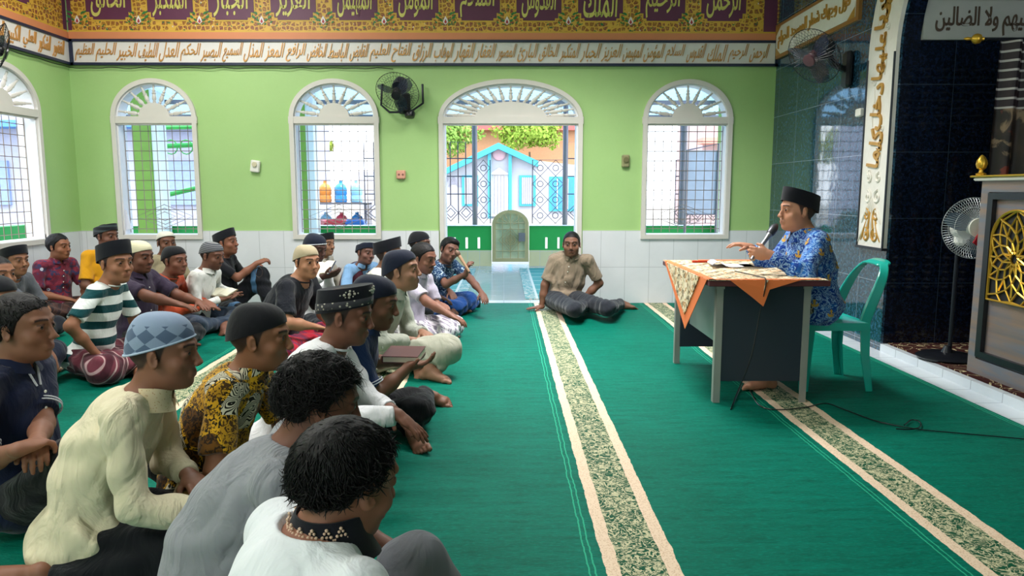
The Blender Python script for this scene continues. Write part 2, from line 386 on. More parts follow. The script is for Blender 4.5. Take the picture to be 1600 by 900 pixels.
def off_arc(cx, hw, z0, zs, rz, w_): return [(cx-hw-w_, z0-w_), (cx+hw+w_, z0-w_)]+arc(cx, hw+w_, zs, rz+w_)
def window(spec, fn, inward, door=False, nray=9, dz=0.):
    nm, cx, hw, z0, zs, rz = spec
    root = bpy.data.objects.new(nm, None); COL.objects.link(root)
    struct(root, 'door' if door else 'window', ('arched cream framed doorway open to the porch' if door else 'arched cream framed window with sunburst fanlight and metal grille'))
    fw = .048
    if door:
        outer = [(cx-hw-fw, 0), (cx-hw, 0)]+list(reversed(arc(cx, hw, zs, rz)))+[(cx+hw, 0), (cx+hw+fw, 0)]+arc(cx, hw+fw, zs, rz+fw)
        g = G().plate(outer, [], fn, .035)
        outer = [(cx-hw-.002, 0), (cx-hw+.02, 0)]+list(reversed(arc(cx, hw-.02, zs, rz-.02)))+[(cx+hw-.02, 0), (cx+hw+.002, 0)]+arc(cx, hw+.002, zs, rz+.002)
        g2 = G().plate(outer, [], lambda x, z, d: fn(x, z, d-.175), .178)
    else:
        g = G().plate(off_arc(cx, hw, z0, zs, rz, fw), [opening(cx, hw, z0, zs, rz)], fn, .035)
        g2 = G().plate(off_arc(cx, hw, z0, zs, rz, .002), [opening(cx, hw-.014, z0+.006, zs, rz-.014)], lambda x, z, d: fn(x, z, d-.175), .178)
    g.build('window_frame', M_CREAM, root); g2.build('window_jamb', M_JAMB, root)
    def fbx(x0, x1, za, zb, d0, d1):
        P = [fn(x, z, d) for x in (x0, x1) for z in (za, zb) for d in (d0, d1)]
        return P, [(0, 1, 3, 2), (4, 6, 7, 5), (0, 4, 5, 1), (2, 3, 7, 6), (0, 2, 6, 4), (1, 5, 7, 3)]
    g = G(); g.add(*fbx(cx-hw-.055, cx+hw+.055, 1.972, 2.045, -.06, .03)); g.add(*fbx(cx-hw, cx+hw, 1.955, 1.975, -.05, .012)); g.build('transom', M_CREAM, root)
    drx, drz = (.39, .165) if door else (.165, .15)
    G().plate([(cx-drx, 2.04), (cx+drx, 2.04)]+arc(cx, drx, 2.04, drz, 20), [], lambda x, z, d: fn(x, z, d-.045), .06).build('sunburst_panel', M_CREAM, root)
    nb = nray
    for i in range(nb):
        a = PI*(i+.62)/(nb+.24)
        p0 = (cx+(drx-.01)*math.cos(a), 2.04+(drz-.01)*math.sin(a)); 
        # hit the arch
        p1 = (cx+(hw-.012)*math.cos(a), 2.03+(rz-.012)*math.sin(a))
        A = np.array(fn(p0[0], p0[1], -.02)); B = np.array(fn(p1[0], p1[1], -.02)); L = np.linalg.norm(B-A)
        prof = [(.012, 0), (.013, .06), (.02, .12), (.012, .17), (.022, .23), (.024, .34), (.017, .5), (.024, .56), (.013, .62), (.019, .7), (.012, .76), (.011, 1)]
        G().lathe([(r, h*L) for r, h in prof], A, unit(B-A), 8).build('baluster', M_CREAM, root, True)
    if not door:
        g = G(); r = .0042
        nv = 9; w2 = hw-.02
        for i in range(nv+1):
            x = cx-w2+2*w2*i/nv; g.cyl(fn(x, z0+.02, -.11), fn(x, 1.975, -.11), r, n=5)
        zz = z0+.06
        while zz < 1.97:
            g.cyl(fn(cx-w2, zz, -.11), fn(cx+w2, zz, -.11), r, n=5); zz += .107
        for k in (0, 1, 2):   # stretched diamonds at the foot
            a_, b_ = w2*(.8-.25*k), .13-.04*k
            q = [fn(cx-a_, z0+.2, -.1), fn(cx, z0+.2+b_, -.1), fn(cx+a_, z0+.2, -.1), fn(cx, z0+.2-b_, -.1)]
            g.tube(q, .0042, 5, True)
        g.build('grille', M_WIRE, root, True)
    return root
for w_ in WINS: window(w_, fb, 1)
for w_ in WL: window(w_, fl_, 1)
window(('door_1',)+DOOR, fb, 1, True, 17)
struct(G().bb(DOOR[0]-DOOR[1], DOOR[0]+DOOR[1], BW, BW+T, -.06, .004).build('trim_2', M_MARB))

# calligraphy band, orange stripe and painted frieze on back and left walls
NAMES = 'الرحمن الرحيم الملك القدوس السلام المؤمن المهيمن العزيز الجبار المتكبر الخالق البارئ المصور الغفار القهار الوهاب الرزاق الفتاح العليم القابض الباسط الخافض الرافع المعز المذل السميع البصير الحكم العدل اللطيف الخبير الحليم العظيم'.split()
NAMES2 = 'الغفور الشكور العلي الكبير الحفيظ المقيت الحسيب'.split()
def wallbox(fn, a0, a1, z0, z1, d0, d1, mi=0, g=None):
    g = g or G(); P = [fn(x, z, d) for x in (a0, a1) for z in (z0, z1) for d in (d0, d1)]
    return g.add(P, [(0, 1, 3, 2), (4, 6, 7, 5), (0, 4, 5, 1), (2, 3, 7, 6), (0, 2, 6, 4), (1, 5, 7, 3)], mi)
def band(fn, a0, a1, ux, words, wpos, label):
    root = thing('calligraphy_band', label, 'inscription band')
    wallbox(fn, a0+.004, a1-.004, 2.600, 2.825, .001, .03).build('band_panel', M_BANDW, root)
    g = wallbox(fn, a0, a1, 2.578, 2.604, 0, .045); wallbox(fn, a0, a1, 2.820, 2.846, 0, .045, g=g)
    wallbox(fn, a0, a0+.03, 2.578, 2.846, 0, .045, g=g); wallbox(fn, a1-.03, a1, 2.578, 2.846, 0, .045, g=g); g.build('border', M_NAVY, root)
    random.seed(3)
    for wd, p in zip(words, wpos):
        c = np.array(fn(p, 2.713, .028))
        text_on(wd, 'lettering', M_GOLDT, c, .188+random.uniform(-.012, .012), .190+random.uniform(-.01, .01), ux, (0, 0, 1), .012, root, bold=.006, shear=.25)
px = [1185-32.8*i for i in range(33)]
band(fb, LW+.045, RW, (1, 0, 0), NAMES, [atY(p, 80, BW)[0] for p in px], 'long white wall band of raised gold Arabic words with navy edges across the back wall')
band(fl_, -2.5, BW, (0, 1, 0), NAMES2, [7.95-.235*i for i in range(7)], 'white band of raised gold Arabic words on the left wall with window in corner')
def frieze(fn, a0, a1, ux, words, wpos, label, ends):
    root = thing('painted_frieze', label, 'painted frieze')
    wallbox(fn, a0, a1, 2.935, CEIL, 0, .006).build('arabesque_ground', M_ORN, root)
    wallbox(fn, a0, a1, 2.846, 2.922, 0, .02).build('orange_stripe', M_ORANGE, root)
    wallbox(fn, a0, a1, 2.918, 2.94, 0, .012).build('gold_stripe', M_GOLDP, root)
    for e0, e1 in ends: wallbox(fn, e0, e1, 2.94, CEIL, 0, .012).build('end_strip', M_PURP, root)
    def oct(c, hw, z0, z1, s_): return [(c-hw+s_*2, z0), (c+hw-s_*2, z0), (c+hw-s_*2, z0+s_*.7), (c+hw-s_, z0+s_*.7), (c+hw-s_, z0+s_*2.2), (c+hw, z0+s_*2.2), (c+hw, z1), (c-hw, z1), (c-hw, z0+s_*2.2), (c-hw+s_, z0+s_*2.2), (c-hw+s_, z0+s_*.7), (c-hw+s_*2, z0+s_*.7)]
    for wd, p in zip(words, wpos):
        G().plate(oct(p, .255, 3.035, CEIL, .035), [], fn, .010).build('medallion_border', M_GOLDP, root)
        G().plate(oct(p, .24, 3.05, CEIL, .035), [], fn, .014).build('medallion', M_PURP, root)
        text_on(wd, 'lettering', M_YEL, fn(p, 3.25, .012), .36, .34, ux, (0, 0, 1), .006, root, bold=.012, shear=.05)
        g = G()
        for q in (-1,):   # leaf spray and drop between medallions
            c = p-.34
            for sx in (-1, 1):
                for (dx, dz, r) in ((.045, .02, .02), (.085, .05, .024), (.06, .09, .022), (.1, .0, .016), (.09, .1, .018), (.035, -.02, .014)):
                    P = [fn(c+sx*(dx+r*.9*math.cos(t)), 3.03+dz+r*.6*math.sin(t)+.4*r*math.cos(t), .013) for t in [2*PI*k/8 for k in range(8)]]
                    g.add(P, [tuple(range(8))], 0)
            g.add([fn(c+a, 3.03+b, .014) for a, b in ((-.028, -.0), (-.02, .03), (0, .065), (.02, .03), (.028, 0), (0, -.025))], [(0, 1, 2, 3, 4, 5)], 1)
            g.add([fn(c+a, 3.03+b, .0155) for a, b in ((-.015, 0), (0, .035), (.015, 0), (0, -.016))], [(0, 1, 2, 3)], 2)
        g.build('flower_pattern', [flat('leaf_green_paint', '2f7a3c', .5), flat('white_paint', 'ece4e2', .5), flat('red_paint', 'b2343c', .5)], root, recalc=False)
mp = [1130, 1035, 938, 842, 746, 650, 555, 459, 362, 267, 171]
frieze(fb, LW+.03, RW, (1, 0, 0), NAMES[:11], [atY(p, 20, BW)[0] for p in mp], 'gold and maroon arabesque frieze with purple lettered medallions above the back wall band', [(LW+.03, LW+.07), (RW-.16, RW-.02)])
frieze(fl_, -2.5, BW, (0, 1, 0), ['الباري', 'المصور'], [7.35, 6.67], 'gold and maroon arabesque frieze with purple medallion high on the left wall', [(BW-.06, BW)])
# thin black wire sagging under the band
wp_ = []
for i in range(60):
    x = LW+.02+(atY(612, 105, BW)[0]-LW)*i/59; wp_.append((x, BW-.03-.004*math.sin(i), 2.556-.012*abs(math.sin(i*.45))-.004*math.sin(i*1.3)))
tag(G().tube(wp_, .004, 5).build('wall_cable', M_BLACK, None, True), 'thin dark cable sagging along under the back wall band to the fan', 'cable')
wq = [(LW+.03, 6.7+1.44*i/20, 2.557-.010*abs(math.sin(i*.5))) for i in range(21)]
tag(G().tube(wq, .004, 5).build('wall_cable', M_BLACK, None, True), 'short dark cable under the left wall band near the corner', 'cable')

# ------------------------------------------------------------------ right wall with the niche opening
YB0 = atX(1345, 380, RW)[1]; YB1 = atX(1386, 380, RW)[1]; ZB = atX(1345, 384, RW)[2]
ZS = 2.28; RN = 1.75          # spring height, arch radius in Y
YC = YB1-RN
fr = lambda y, z, d: (RW-d, y, z)
THK = atY(1438, 63, YB1)[0]-RW
opn = [(YC-RN, 0), (YC-RN, ZS)]+[(YC-RN*math.cos(t), ZS+1.25*math.sin(t)) for t in [PI*i/32 for i in range(1, 32)]]+[(YC+RN, ZS), (YC+RN, 0)]
outer = [(-2.5, 0)]+opn+[(BW, 0), (BW, CEIL), (-2.5, CEIL)]
struct(G().plate(outer, [], fr, -.02).build('wall_right', M_GRAN)); struct(G().plate(outer, [], lambda y, z, d: fr(y, z, d-.02), -(THK-.02)).build('wall_right_core', M_GRANN))
struct(G().bb(RW+THK, 4.8, YB1+.0, YB1+.15, 0, CEIL).build('wall_niche', M_GRANN))
struct(G().bb(4.65, 4.8, -2.5, YB1, 0, CEIL).build('wall_niche_back', M_GRANN))
M_NRUG = None
def m_nrug():
    n = N('maroon_patterned_rug', .9, spec=.1)
    a = n.step(n.math('ABSOLUTE', n.math('SUBTRACT', n.noise(4.5, 2, dist=2.5), .5)), .022, .012); p = n.noise(150)
    n.color(n.mix(a, n.mix(p, rgb('2e1414'), rgb('40201c')), rgb('b9ac86'))); n.bump(p, .4, .004); return n.m
struct(G().bb(RW, 4.65, -2.5, YB1, -.05, .062, 0).build('floor_niche', M_MARB))
tag(G().bb(RW+.05, 4.6, -.5, YB1-.02, .062, .072).build('niche_rug', m_nrug()), 'dark maroon rug with pale scroll pattern on the raised niche floor', 'rug')
# relief band round the arch
def m_relief():
    n = N('white_relief_stone', .45); f = n.noise(6, 4, .6)
    n.color(n.mix(f, rgb('cfc9bf'), rgb('e9e6e0'))); n.bump(n.noise(30, 3), .3, .01); return n.m
M_REL = m_relief(); M_GOLDR = flat('ochre_gilding', 'b98a3e', .4, .2); M_RELW = flat('worn_white_relief', 'd9d4ca', .5)
bwid = YB0-YB1
ab = thing('arch_inscription', 'tall white relief strip with gilded script curving round the dark niche opening', 'arch inscription')
inn = [(YC+RN, ZB), (YC+RN, ZS)]+[(YC+RN*math.cos(t), ZS+1.25*math.sin(t)) for t in [PI*i/40 for i in range(1, 34)]]
out_ = [(YC+(RN+bwid)*math.cos(t), ZS+(1.25+bwid)*math.sin(t)) for t in [PI*i/40 for i in range(33, 0, -1)]]+[(YC+RN+bwid, ZS), (YC+RN+bwid, ZB)]
G().plate(inn+out_, [], fr, .03).build('strip', M_REL, ab)
g = G()
for yy in (YB1+.004, YB0-.004): g.tube([fr(yy, ZB, .034), fr(yy, ZS, .034)], .008, 6)
g.box(fr((YB0+YB1)/2, ZB, .02), (.05, bwid+.02, .02)); g.build('edge_moulding', M_DKMETAL, ab)
Yc = (YB0+YB1)/2
def spiral(c, r0, turns, ang, sgn, fn, d, L=.0):
    P = []
    for i in range(26):
        t = i/25; a = ang+sgn*turns*2*PI*t; r = r0*(1-t)**.8
        P.append(fn(c[0]+r*math.cos(a), c[1]+r*math.sin(a), d))
    return P
random.seed(11)
z = ZB+.05; k = 0; gw = G(); gg = G()
leaf = lambda c, w_, h_, tilt, g_: g_.sph(fr(c[0], c[1], .03), (.012, w_, h_), 8, 6, R=rotm('X', tilt))
for i in range(-4, 5):
    leaf((Yc+i*.035, ZB+.18-.004*i*i), .013, .11, i*9, gg if i % 2 else gw)
    leaf((Yc+i*.03, ZB+.33-.005*i*i), .010, .07, i*7, gw)
for s_ in (-1, 1):
    for (dz, r) in ((.10, .06), (.26, .05), (.40, .055), (.55, .04)):
        (gg if dz < .3 else gw).tube(spiral((Yc+s_*.075, ZB+dz), r, 1.3, PI/2, s_, fr, .032), [.011]*10+[.009]*16, 6)
gw.build('leaf_relief', M_RELW, ab, True); gg.build('gilded_leaf_relief', M_GOLDR, ab, True)
# script running up the strip
words = ['كلما', 'دخل', 'عليها', 'زكريا', 'المحراب', 'وجد']
zc = ZB+.78
for i, wd in enumerate(words[:5]):
    hh = .36 if i else .3
    text_on(wd, 'script_relief', M_GOLDR if i % 2 else M_GOLDR, fr(Yc, zc, .028), hh, .19, (0, -.15, 1), (0, 1, .15), .016, ab, bold=.02)
    g = G(); s_ = 1 if i % 2 else -1
    g.tube([fr(Yc+s_*(.07+.015*math.sin(t*2.2)), zc-.15+t*.1, .032) for t in range(4)], [.004, .009, .008, .003], 6)
    g.tube(spiral((Yc-s_*.08, zc-.18), .035, 1.1, 0, s_, fr, .032), .006, 5); g.build('scroll_relief', M_RELW, ab, True)
    zc += hh+.02
for t_, wd in ((.32, 'وجد'), (.62, 'عندها'), (.95, 'رزقا')):
    c = fr(YC+(RN+bwid/2)*math.cos(t_), ZS+(1.25+bwid/2)*math.sin(t_), .028)
    text_on(wd, 'script_relief', M_GOLDR, c, .36, .19, (0, -math.sin(t_), math.cos(t_)), (0, math.cos(t_), math.sin(t_)), .016, ab, bold=.02)
# framed calligraphy panel on the dark wall
ya, yb_ = atX(1214, 94, RW)[1], atX(1346, 36, RW)[1]; za = atX(1214, 94, RW)[2]; zt = atX(1217, 40, RW)[2]
cp = thing('calligraphy_plaque', 'white relief panel of gilded Arabic script with brown frame high on dark wall', 'wall panel')
wallbox(fr, yb_, ya, za, zt, 0, .03).build('frame', flat('bronze_frame', 'a0703a', .4, .2), cp)
wallbox(fr, yb_+.05, ya-.05, za+.035, zt-.035, .0, .036).build('ground', M_REL, cp)
text_on('فول وجهك شطر المسجد الحرام', 'script_relief', M_GOLDR, fr((ya+yb_)/2, (za+zt)/2, .034), abs(ya-yb_)*.86, (zt-za)*.5, (0, -1, 0), (0, 0, 1), .016, cp, bold=.0)
g = G()
for sy, sz in ((1, 1), (1, -1), (-1, 1), (-1, -1)):
    cy = (ya+yb_)/2+sy*(abs(ya-yb_)/2-.05); cz = (za+zt)/2+sz*((zt-za)/2-.03)
    g.add([fr(cy, cz, .038), fr(cy-sy*.14, cz, .038), fr(cy, cz-sz*.09, .038)], [(0, 1, 2)])
g.build('corner_ornament', M_GOLDR, cp, recalc=False)
# cream junction box
c = atX(1347, 176, RW); tag(G().box((RW-.02, c[1], c[2]), (.04, .085, .065), None, 0, .008).build('junction_box', M_WHITEP), 'small cream junction box on dark tiled wall beside the white arch strip', 'junction box')
# grey inscription inside the niche, above
YN = YB1
x0 = atY(1436, 63, YN)[0]; zb = atY(1500, 63, YN)[2]; ztp = atY(1500, 6, YN)[2]
npn = thing('niche_inscription', 'pale grey board with dark Arabic script high inside the dark niche', 'inscription board')
G().bb(max(x0, RW+THK+.002), 4.6, YN-.03, YN, zb, ztp+.02).build('board', flat('pale_grey_board', 'a9aba6', .5), npn)
G().bb(RW+.31, 4.6, YN-.045, YN, ztp+.02, ztp+.05).build('edge_moulding', flat('grey_moulding', '85878a', .5), npn)
G().bb(RW+.31, 4.6, YN-.02, YN, ztp+.05, CEIL).build('upper_board', flat('grey_upper_board', '6d6f72', .6), npn)
xa, xb = atY(1458, 35, YN)[0], atY(1612, 35, YN)[0]
text_on('عليهم ولا الضالين', 'script_relief', flat('brown_lettering', '4a3a2c', .5), ((xa+xb)/2, YN-.028, (zb+ztp)/2), xb-xa, (ztp-zb)*.8, (1, 0, 0), (0, 0, 1), .01, npn, bold=.012)

# switches, sockets on the green wall
c = atY(400, 260, BW); r = thing('wall_speaker_control', 'white wall dimmer knob box tilted on green wall left of second window', 'wall control', (c[0], BW, c[2]))
G().box((0, -.022, 0), (.10, .044, .13), rotm('Y', 8), 0, .01).build('box', M_WHITEP, r); G().cyl((.0, -.044, .02), (0, -.06, .02), .026, n=16).build('knob', flat('beige_knob', 'c9bfa2', .4), r, True)
c = atY(627, 273, BW); r = thing('wall_socket', 'small peach wall socket with two round holes on green wall', 'socket', (c[0], BW, c[2]))
G().box((0, -.02, 0), (.10, .04, .095), None, 0, .01).build('housing', flat('peach_plastic', 'd59a84', .4), r); G().cyl((-.02, -.04, 0), (-.02, -.043, 0), .012, n=12).cyl((.022, -.04, 0), (.022, -.043, 0), .012, n=12).build('socket_hole', flat('brown_plastic', '7a4a40', .5), r)
c = atY(977, 252, BW); r = thing('wall_speaker_control', 'worn olive knob box on green wall right of the doorway', 'wall control', (c[0], BW, c[2]))
G().box((0, -.022, 0), (.085, .044, .135), None, 0, .012).build('box', flat('worn_olive_plastic', '8d8a63', .5, var=.5), r); G().cyl((0, -.044, .015), (0, -.062, .015), .028, n=16).build('knob', flat('olive_knob', '6e6844', .5), r, True)
# invented panels backing the added fill lights (out of frame)
first = None
for (x, y) in ((-2.9, 6.2), (.5, 5.9), (-2.9, 2.9), (-.3, 2.9), (-2.9, -.6), (.4, -.6)):
    g = G().bb(-.66, .66, -.66, .66, 0, .015); o = g.build('fill_light_panel', M_WHITEP) if first is None else first.copy()
    if first is None: first = o
    else: COL.objects.link(o)
    o.location = (x, y, CEIL-.015); tag(o, f"added square white fill light panel on the ceiling over the {'left' if x < -1 else 'centre'} {'back' if y > 5 else ('middle' if y > 1 else 'front')} of the hall", 'added fill panel', 'added fill panels')

# ------------------------------------------------------------------ fans
def cage(g, R, d, nw, r=.0015, rings=(.35, .7, 1)):
    """wire guard, axis +Y is the front"""
    for i in range(nw):
        a = 2*PI*i/nw
        for s_ in (1, -1):
            P = [(R*q*math.cos(a), s_*d*(1-q**3), R*q*math.sin(a)) for q in (.22, .5, .8, .95, 1)]
            g.tube(P, r, 4)
    for q in rings:
        for s_ in (1, -1): g.tube([(R*q*math.cos(t), s_*d*(1-q**3), R*q*math.sin(t)) for t in [2*PI*k/36 for k in range(36)]], r*(2.2 if q == 1 else 1.2), 5, True)
def fan_head(root, R, M, nw, mat, bladem, hubm, motorm, nbl=3, wr=.0015, badge=.22):
    """M: rotation matrix of head (front is +Y), positions in root space"""
    M4 = Matrix.LocRotScale(Vector(M[1]), Matrix(M[0].tolist()).to_3x3().to_quaternion(), None)
    g = G(); cage(g, R, .07, nw, wr); g.xf(M4).build('guard', mat, root, True)
    g = G()
    for k in range(nbl):
        a0 = 2*PI*k/nbl+.4; rows = []
        for i in range(9):
            q = .16+.78*i/8; wd = R*(.18+.34*math.sin(PI*min(1, q*.95)))
            rows.append([(q*R*math.cos(a0)-t*wd*math.sin(a0), .01+t*.05, q*R*math.sin(a0)+t*wd*math.cos(a0)) for t in (-.5, -.2, .1, .5)])
        rows2 = [[(p[0], p[1]+.004, p[2]) for p in r] for r in rows]
        gb = G().grid(rows).grid(rows2); gb.xf(M4).build('blade', bladem, root, True)
    G().lathe([(.001, .055), (.03, .05), (.045, .035), (.048, .01), (.048, -.02)], (0, 0, 0), (0, 1, 0), 20).xf(M4).build('hub', hubm, root, True)
    G().lathe([(.05, -.075), (.075, -.08), (.08, -.13), (.072, -.19), (.045, -.22), (.001, -.225)], (0, 0, 0), (0, 1, 0), 20).xf(M4).build('motor', motorm, root, True)
    G().lathe([(R*badge, .0695), (R*badge*.95, .080), (.001, .085)], (0, 0, 0), (0, 1, 0), 24).xf(M4).build('badge', hubm, root, True)
M_SMOKE = N('smoked_blade_plastic', .25)
M_SMOKE.color(rgb('2c3348')); M_SMOKE.b.inputs['Alpha'].default_value = .55; M_SMOKE = M_SMOKE.m
# centre fan on back wall
c = atY(620, 140, 7.8)
wf = thing('wall_fan', 'black wall fan turned down on the green back wall between window and doorway', 'fan', (c[0], BW, c[2]))
R_ = rotm('Z', 172)@rotm('X', -38)
fan_head(wf, .225, (R_, np.array((0, -.33, -.02))), 40, M_BLACK, M_SMOKE, M_BLACK, flat('dark_blue_motor', '1d2438', .3))
G().box((.03, -.03, -.1), (.13, .06, .22), None, 0, .02).build('wall_bracket', M_BLACK, wf)
g = G().tube([(.03, -.06, -.16), (.03, -.16, -.2), (.0, -.26, -.12)], .022, 8); g.tube([(-.2, -.05, .1), (-.215, -.06, -.12), (-.12, -.1, -.2), (.1, -.1, -.2), (.235, -.06, -.1), (.23, -.05, .1)], .012, 8); g.build('arm', M_DKMETAL, wf, True)
g = G().lathe([(.001, .05), (.05, .04), (.06, 0), (.05, -.03), (.001, -.04)], (.10, -.14, -.22), (0, -.3, -1), 14); g.build('oscillation_housing', M_BLACK, wf, True)
# fan on dark right wall
c = atX(1330, 105, RW)
wf = thing('wall_fan', 'black wall fan tilted down on the dark tiled wall beside the arch strip', 'fan', (RW, c[1], c[2]))
hub = atX(1272, 88, RW-.42)-np.array((RW, c[1], c[2]))
R_ = rotm('Z', 120)@rotm('X', -32)
fan_head(wf, .235, (R_, hub), 44, M_BLACK, M_SMOKE, flat('dusky_rose_hub', '55363e', .4), M_BLACK)
G().box((-.03, 0, -.02), (.06, .12, .30), None, 0, .02).build('wall_bracket', M_BLACK, wf)
G().tube([(-.06, 0, -.02), (-.16, .0, .03), hub*.62+np.array((0, 0, .05))], .028, 8).build('arm', M_BLACK, wf, True)
# fan at the very left edge
wf = thing('wall_fan', 'dark wall fan half cut off at the left edge, mounted under the left band', 'fan', (LW, 6.12, 2.45))
fan_head(wf, .23, (rotm('Z', -60)@rotm('X', -20), np.array((.47, .20, -.05))), 40, M_BLACK, M_SMOKE, M_BLACK, M_BLACK)
G().box((.03, 0, -.04), (.06, .12, .24), None, 0, .02).build('wall_bracket', M_BLACK, wf); G().tube([(.05, 0, -.06), (.16, .05, -.05), (.30, .11, -.03)], .025, 8).build('arm', M_BLACK, wf, True)
# white stand fan in the niche
c = atY(1516, 356, 4.98)
sf = thing('stand_fan', 'white wire stand fan on black base in the niche behind the pulpit', 'fan', (c[0], 5.0, .072))
M_WIREW = flat('white_fan_wire', 'cdd2d6', .35, .3)
fan_head(sf, .205, (rotm('Z', 172)@rotm('X', 3), np.array((0, -.06, c[2]-.072))), 72, M_WIREW, flat('pale_blade', '5a6b80', .3), flat('white_hub', 'd9d8cc', .4), M_WHITEP, wr=.0011, badge=.33)
G().cyl((0, .1, .02), (0, .1, c[2]-.19), .014, n=10).build('pole', M_DKMETAL, sf, True)
G().box((0, .08, c[2]-.13), (.06, .09, .14), None, 0, .02).build('control_box', M_WHITEP, sf)
G().lathe([(.19, 0), (.2, .012), (.17, .03), (.04, .045), (.02, .09)], (-.03, .08, 0), n=28).build('base', M_BLACK, sf, True)
pk = tag(G().box((c[0]-.004, 4.832, c[2]-.03), (.06, .012, .11), rotm('Y', 32), 0, .004).box((c[0]-.035, 4.830, c[2]-.085), (.06, .01, .05), rotm('Y', 32), 0, .003).build('packet', flat('red_wrapper', 'a81f2c', .25, var=.4)), 'red and gold wrapper stuck on the white fan hub', 'packet')

# ------------------------------------------------------------------ pulpit (minbar) and its curtain
def m_marbled():
    n = N('grey_brown_veneer', .35); v = n.noise(2.2, 4, .6, n.map((1, .5, 5.5)), .6)
    c = n.mix(n.step(v, .38, .62), rgb('6b6e78'), rgb('8a7262')); c = n.mix(n.step(n.noise(1.3, 3, vec=n.map((1, .5, 9))), .5, .8), c, rgb('585c66')); n.color(c); return n.m
M_MARBLED = m_marbled(); M_GOLD = flat('polished_gold', 'd9ab3c', .28, .7)
mb = thing('pulpit', 'grey-brown marbled pulpit with gold star lattice at the right edge of the niche', 'pulpit', (3.06, 4.72, .072))
XF = 0.0; D0, D1 = -1.25, 0.0     # local: x into niche, y toward the camera is negative
G().bb(0.02, .85, D0, D1, .0, 1.24, 0, .01).build('body', M_MARBLED, mb)
fp = lambda y, z, d: (0.02-d, y, z)
g = wallbox(fp, D0, 0, 0, .10, 0, .02); wallbox(fp, D0, 0, 1.17, 1.24, 0, .02, g=g); wallbox(fp, -.075, 0, .1, 1.17, 0, .02, g=g); g.build('stile', M_MARBLED, mb)
g = wallbox(fp, -.13, -.08, .115, 1.165, 0, .03); wallbox(fp, D0, -.13, .115, .155, 0, .03, g=g); wallbox(fp, D0, -.13, 1.125, 1.165, 0, .03, g=g); g.build('black_moulding', M_BLACK, mb)
g = G().bb(-.03, .9, D0, .05, 1.24, 1.262, 0, .008); g.bb(-.045, .92, D0, .065, 1.262, 1.275, 1, .005); g.build('top_ledge', [M_WHITEP, M_GOLD], mb)
G().lathe([(.028, 0), (.03, .012), (.014, .02), (.012, .035), (.026, .045), (.034, .07), (.03, .095), (.016, .118), (.004, .13)], (.0, .02, 1.275), n=18).build('finial', M_GOLD, mb, True)
# lattice
lc, lz0, lz1, lw = -.36, .50, 1.06, .215
archp = [(lc-lw, lz0), (lc+lw, lz0)]+arc(lc, lw, lz1-.17, .17, 20)
G().plate(archp, [], fp, .012).build('lattice_ground', flat('black_recess', '15181c', .6), mb)
g = G()
g.tube([fp(y, z, .024) for y, z in archp], .009, 6, True)
cz_ = lz0+.27
def clampa(y, z):
    zz = min(max(z, lz0), lz1)
    lim = lw if zz < lz1-.17 else lw*math.sqrt(max(0, 1-((zz-(lz1-.17))/.17)**2))
    return max(lc-lim, min(lc+lim, y)), zz
def seg(p, q): 
    p = clampa(*p); q = clampa(*q)
    if abs(p[0]-q[0])+abs(p[1]-q[1]) > .004: g.cyl(fp(p[0], p[1], .022), fp(q[0], q[1], .022), .0065, n=5)
pol = lambda r, a: (lc+r*math.cos(a), cz_+r*math.sin(a))
for k in range(12):
    a = 2*PI*k/12; h = PI/12
    seg(pol(.045, a), pol(.03, a+h)); seg(pol(.03, a+h), pol(.045, a+2*h)); seg(pol(.045, a), pol(.10, a+h)); seg(pol(.10, a+h), pol(.045, a+2*h))
    seg(pol(.10, a+h), pol(.15, a)); seg(pol(.10, a+h), pol(.15, a+2*h)); seg(pol(.15, a), pol(.20, a+h)); seg(pol(.15, a), pol(.20, a-h)); seg(pol(.15, a), pol(.235, a))
    seg(pol(.20, a+h), pol(.26, a)); seg(pol(.20, a+h), pol(.26, a+2*h)); seg(pol(.26, a), pol(.34, a+h)); seg(pol(.26, a), pol(.34, a-h))
g.build('star_lattice', M_GOLD, mb, True)
# canopy rail + curtain
def m_curtain():
    n = N('dark_striped_curtain', .5, spec=.3); s = n.sep(); z = s[2]
    st = n.math('LESS_THAN', n.math('FRACT', n.math('DIVIDE', z, .062)), .24)
    zone = n.math('MAXIMUM', n.math('GREATER_THAN', z, 1.80), n.math('LESS_THAN', z, .72))
    fl = n.step(n.noise(7, 3, dist=1), .58, .64); f2 = n.noise(5, 3)
    mid = n.mix(n.step(f2, .4, .65), rgb('231f1e'), rgb('3d3028')); mid = n.mix(fl, mid, rgb('7d6a54')); mid = n.mix(n.step(n.noise(9, 2, vec=n.map(loc=(5, 5, 5))), .64, .68), mid, rgb('6d2f22'))
    top = n.mix(st, rgb('241b22'), rgb('a8a6a4')); n.color(n.mix(zone, mid, top)); return n.m
rows = []
for i in range(40):
    z = .38+(2.245-.38)*i/39; row = []
    for j in range(90):
        u = j/89; x = 3.33+.035*(1-(z-.38)/1.9)*-1+u*1.1; row.append((x, 5.05+.035*math.sin(u*2*PI*7.5+.4)*(1+.2*math.sin(3*z)), z))
    rows.append(row)
g = G().grid(rows); g.grid([[(p[0], p[1]+.003, p[2]) for p in r] for r in rows])
cu = thing('curtain', 'tall dark pleated curtain with white striped top and hem hanging behind the pulpit', 'curtain')
g.build('cloth', m_curtain(), cu, True)
rt = atY(1525, 66, 5.05)[2]
rod = thing('curtain_rod', 'slim rod with gold end knob carrying the dark striped curtain', 'curtain rod')
xk = atY(1522, 66, 5.05)[0]
G().cyl((xk, 5.05, 2.255), (4.64, 5.05, 2.255), .010, n=8).build('rod', M_DKMETAL, rod, True)
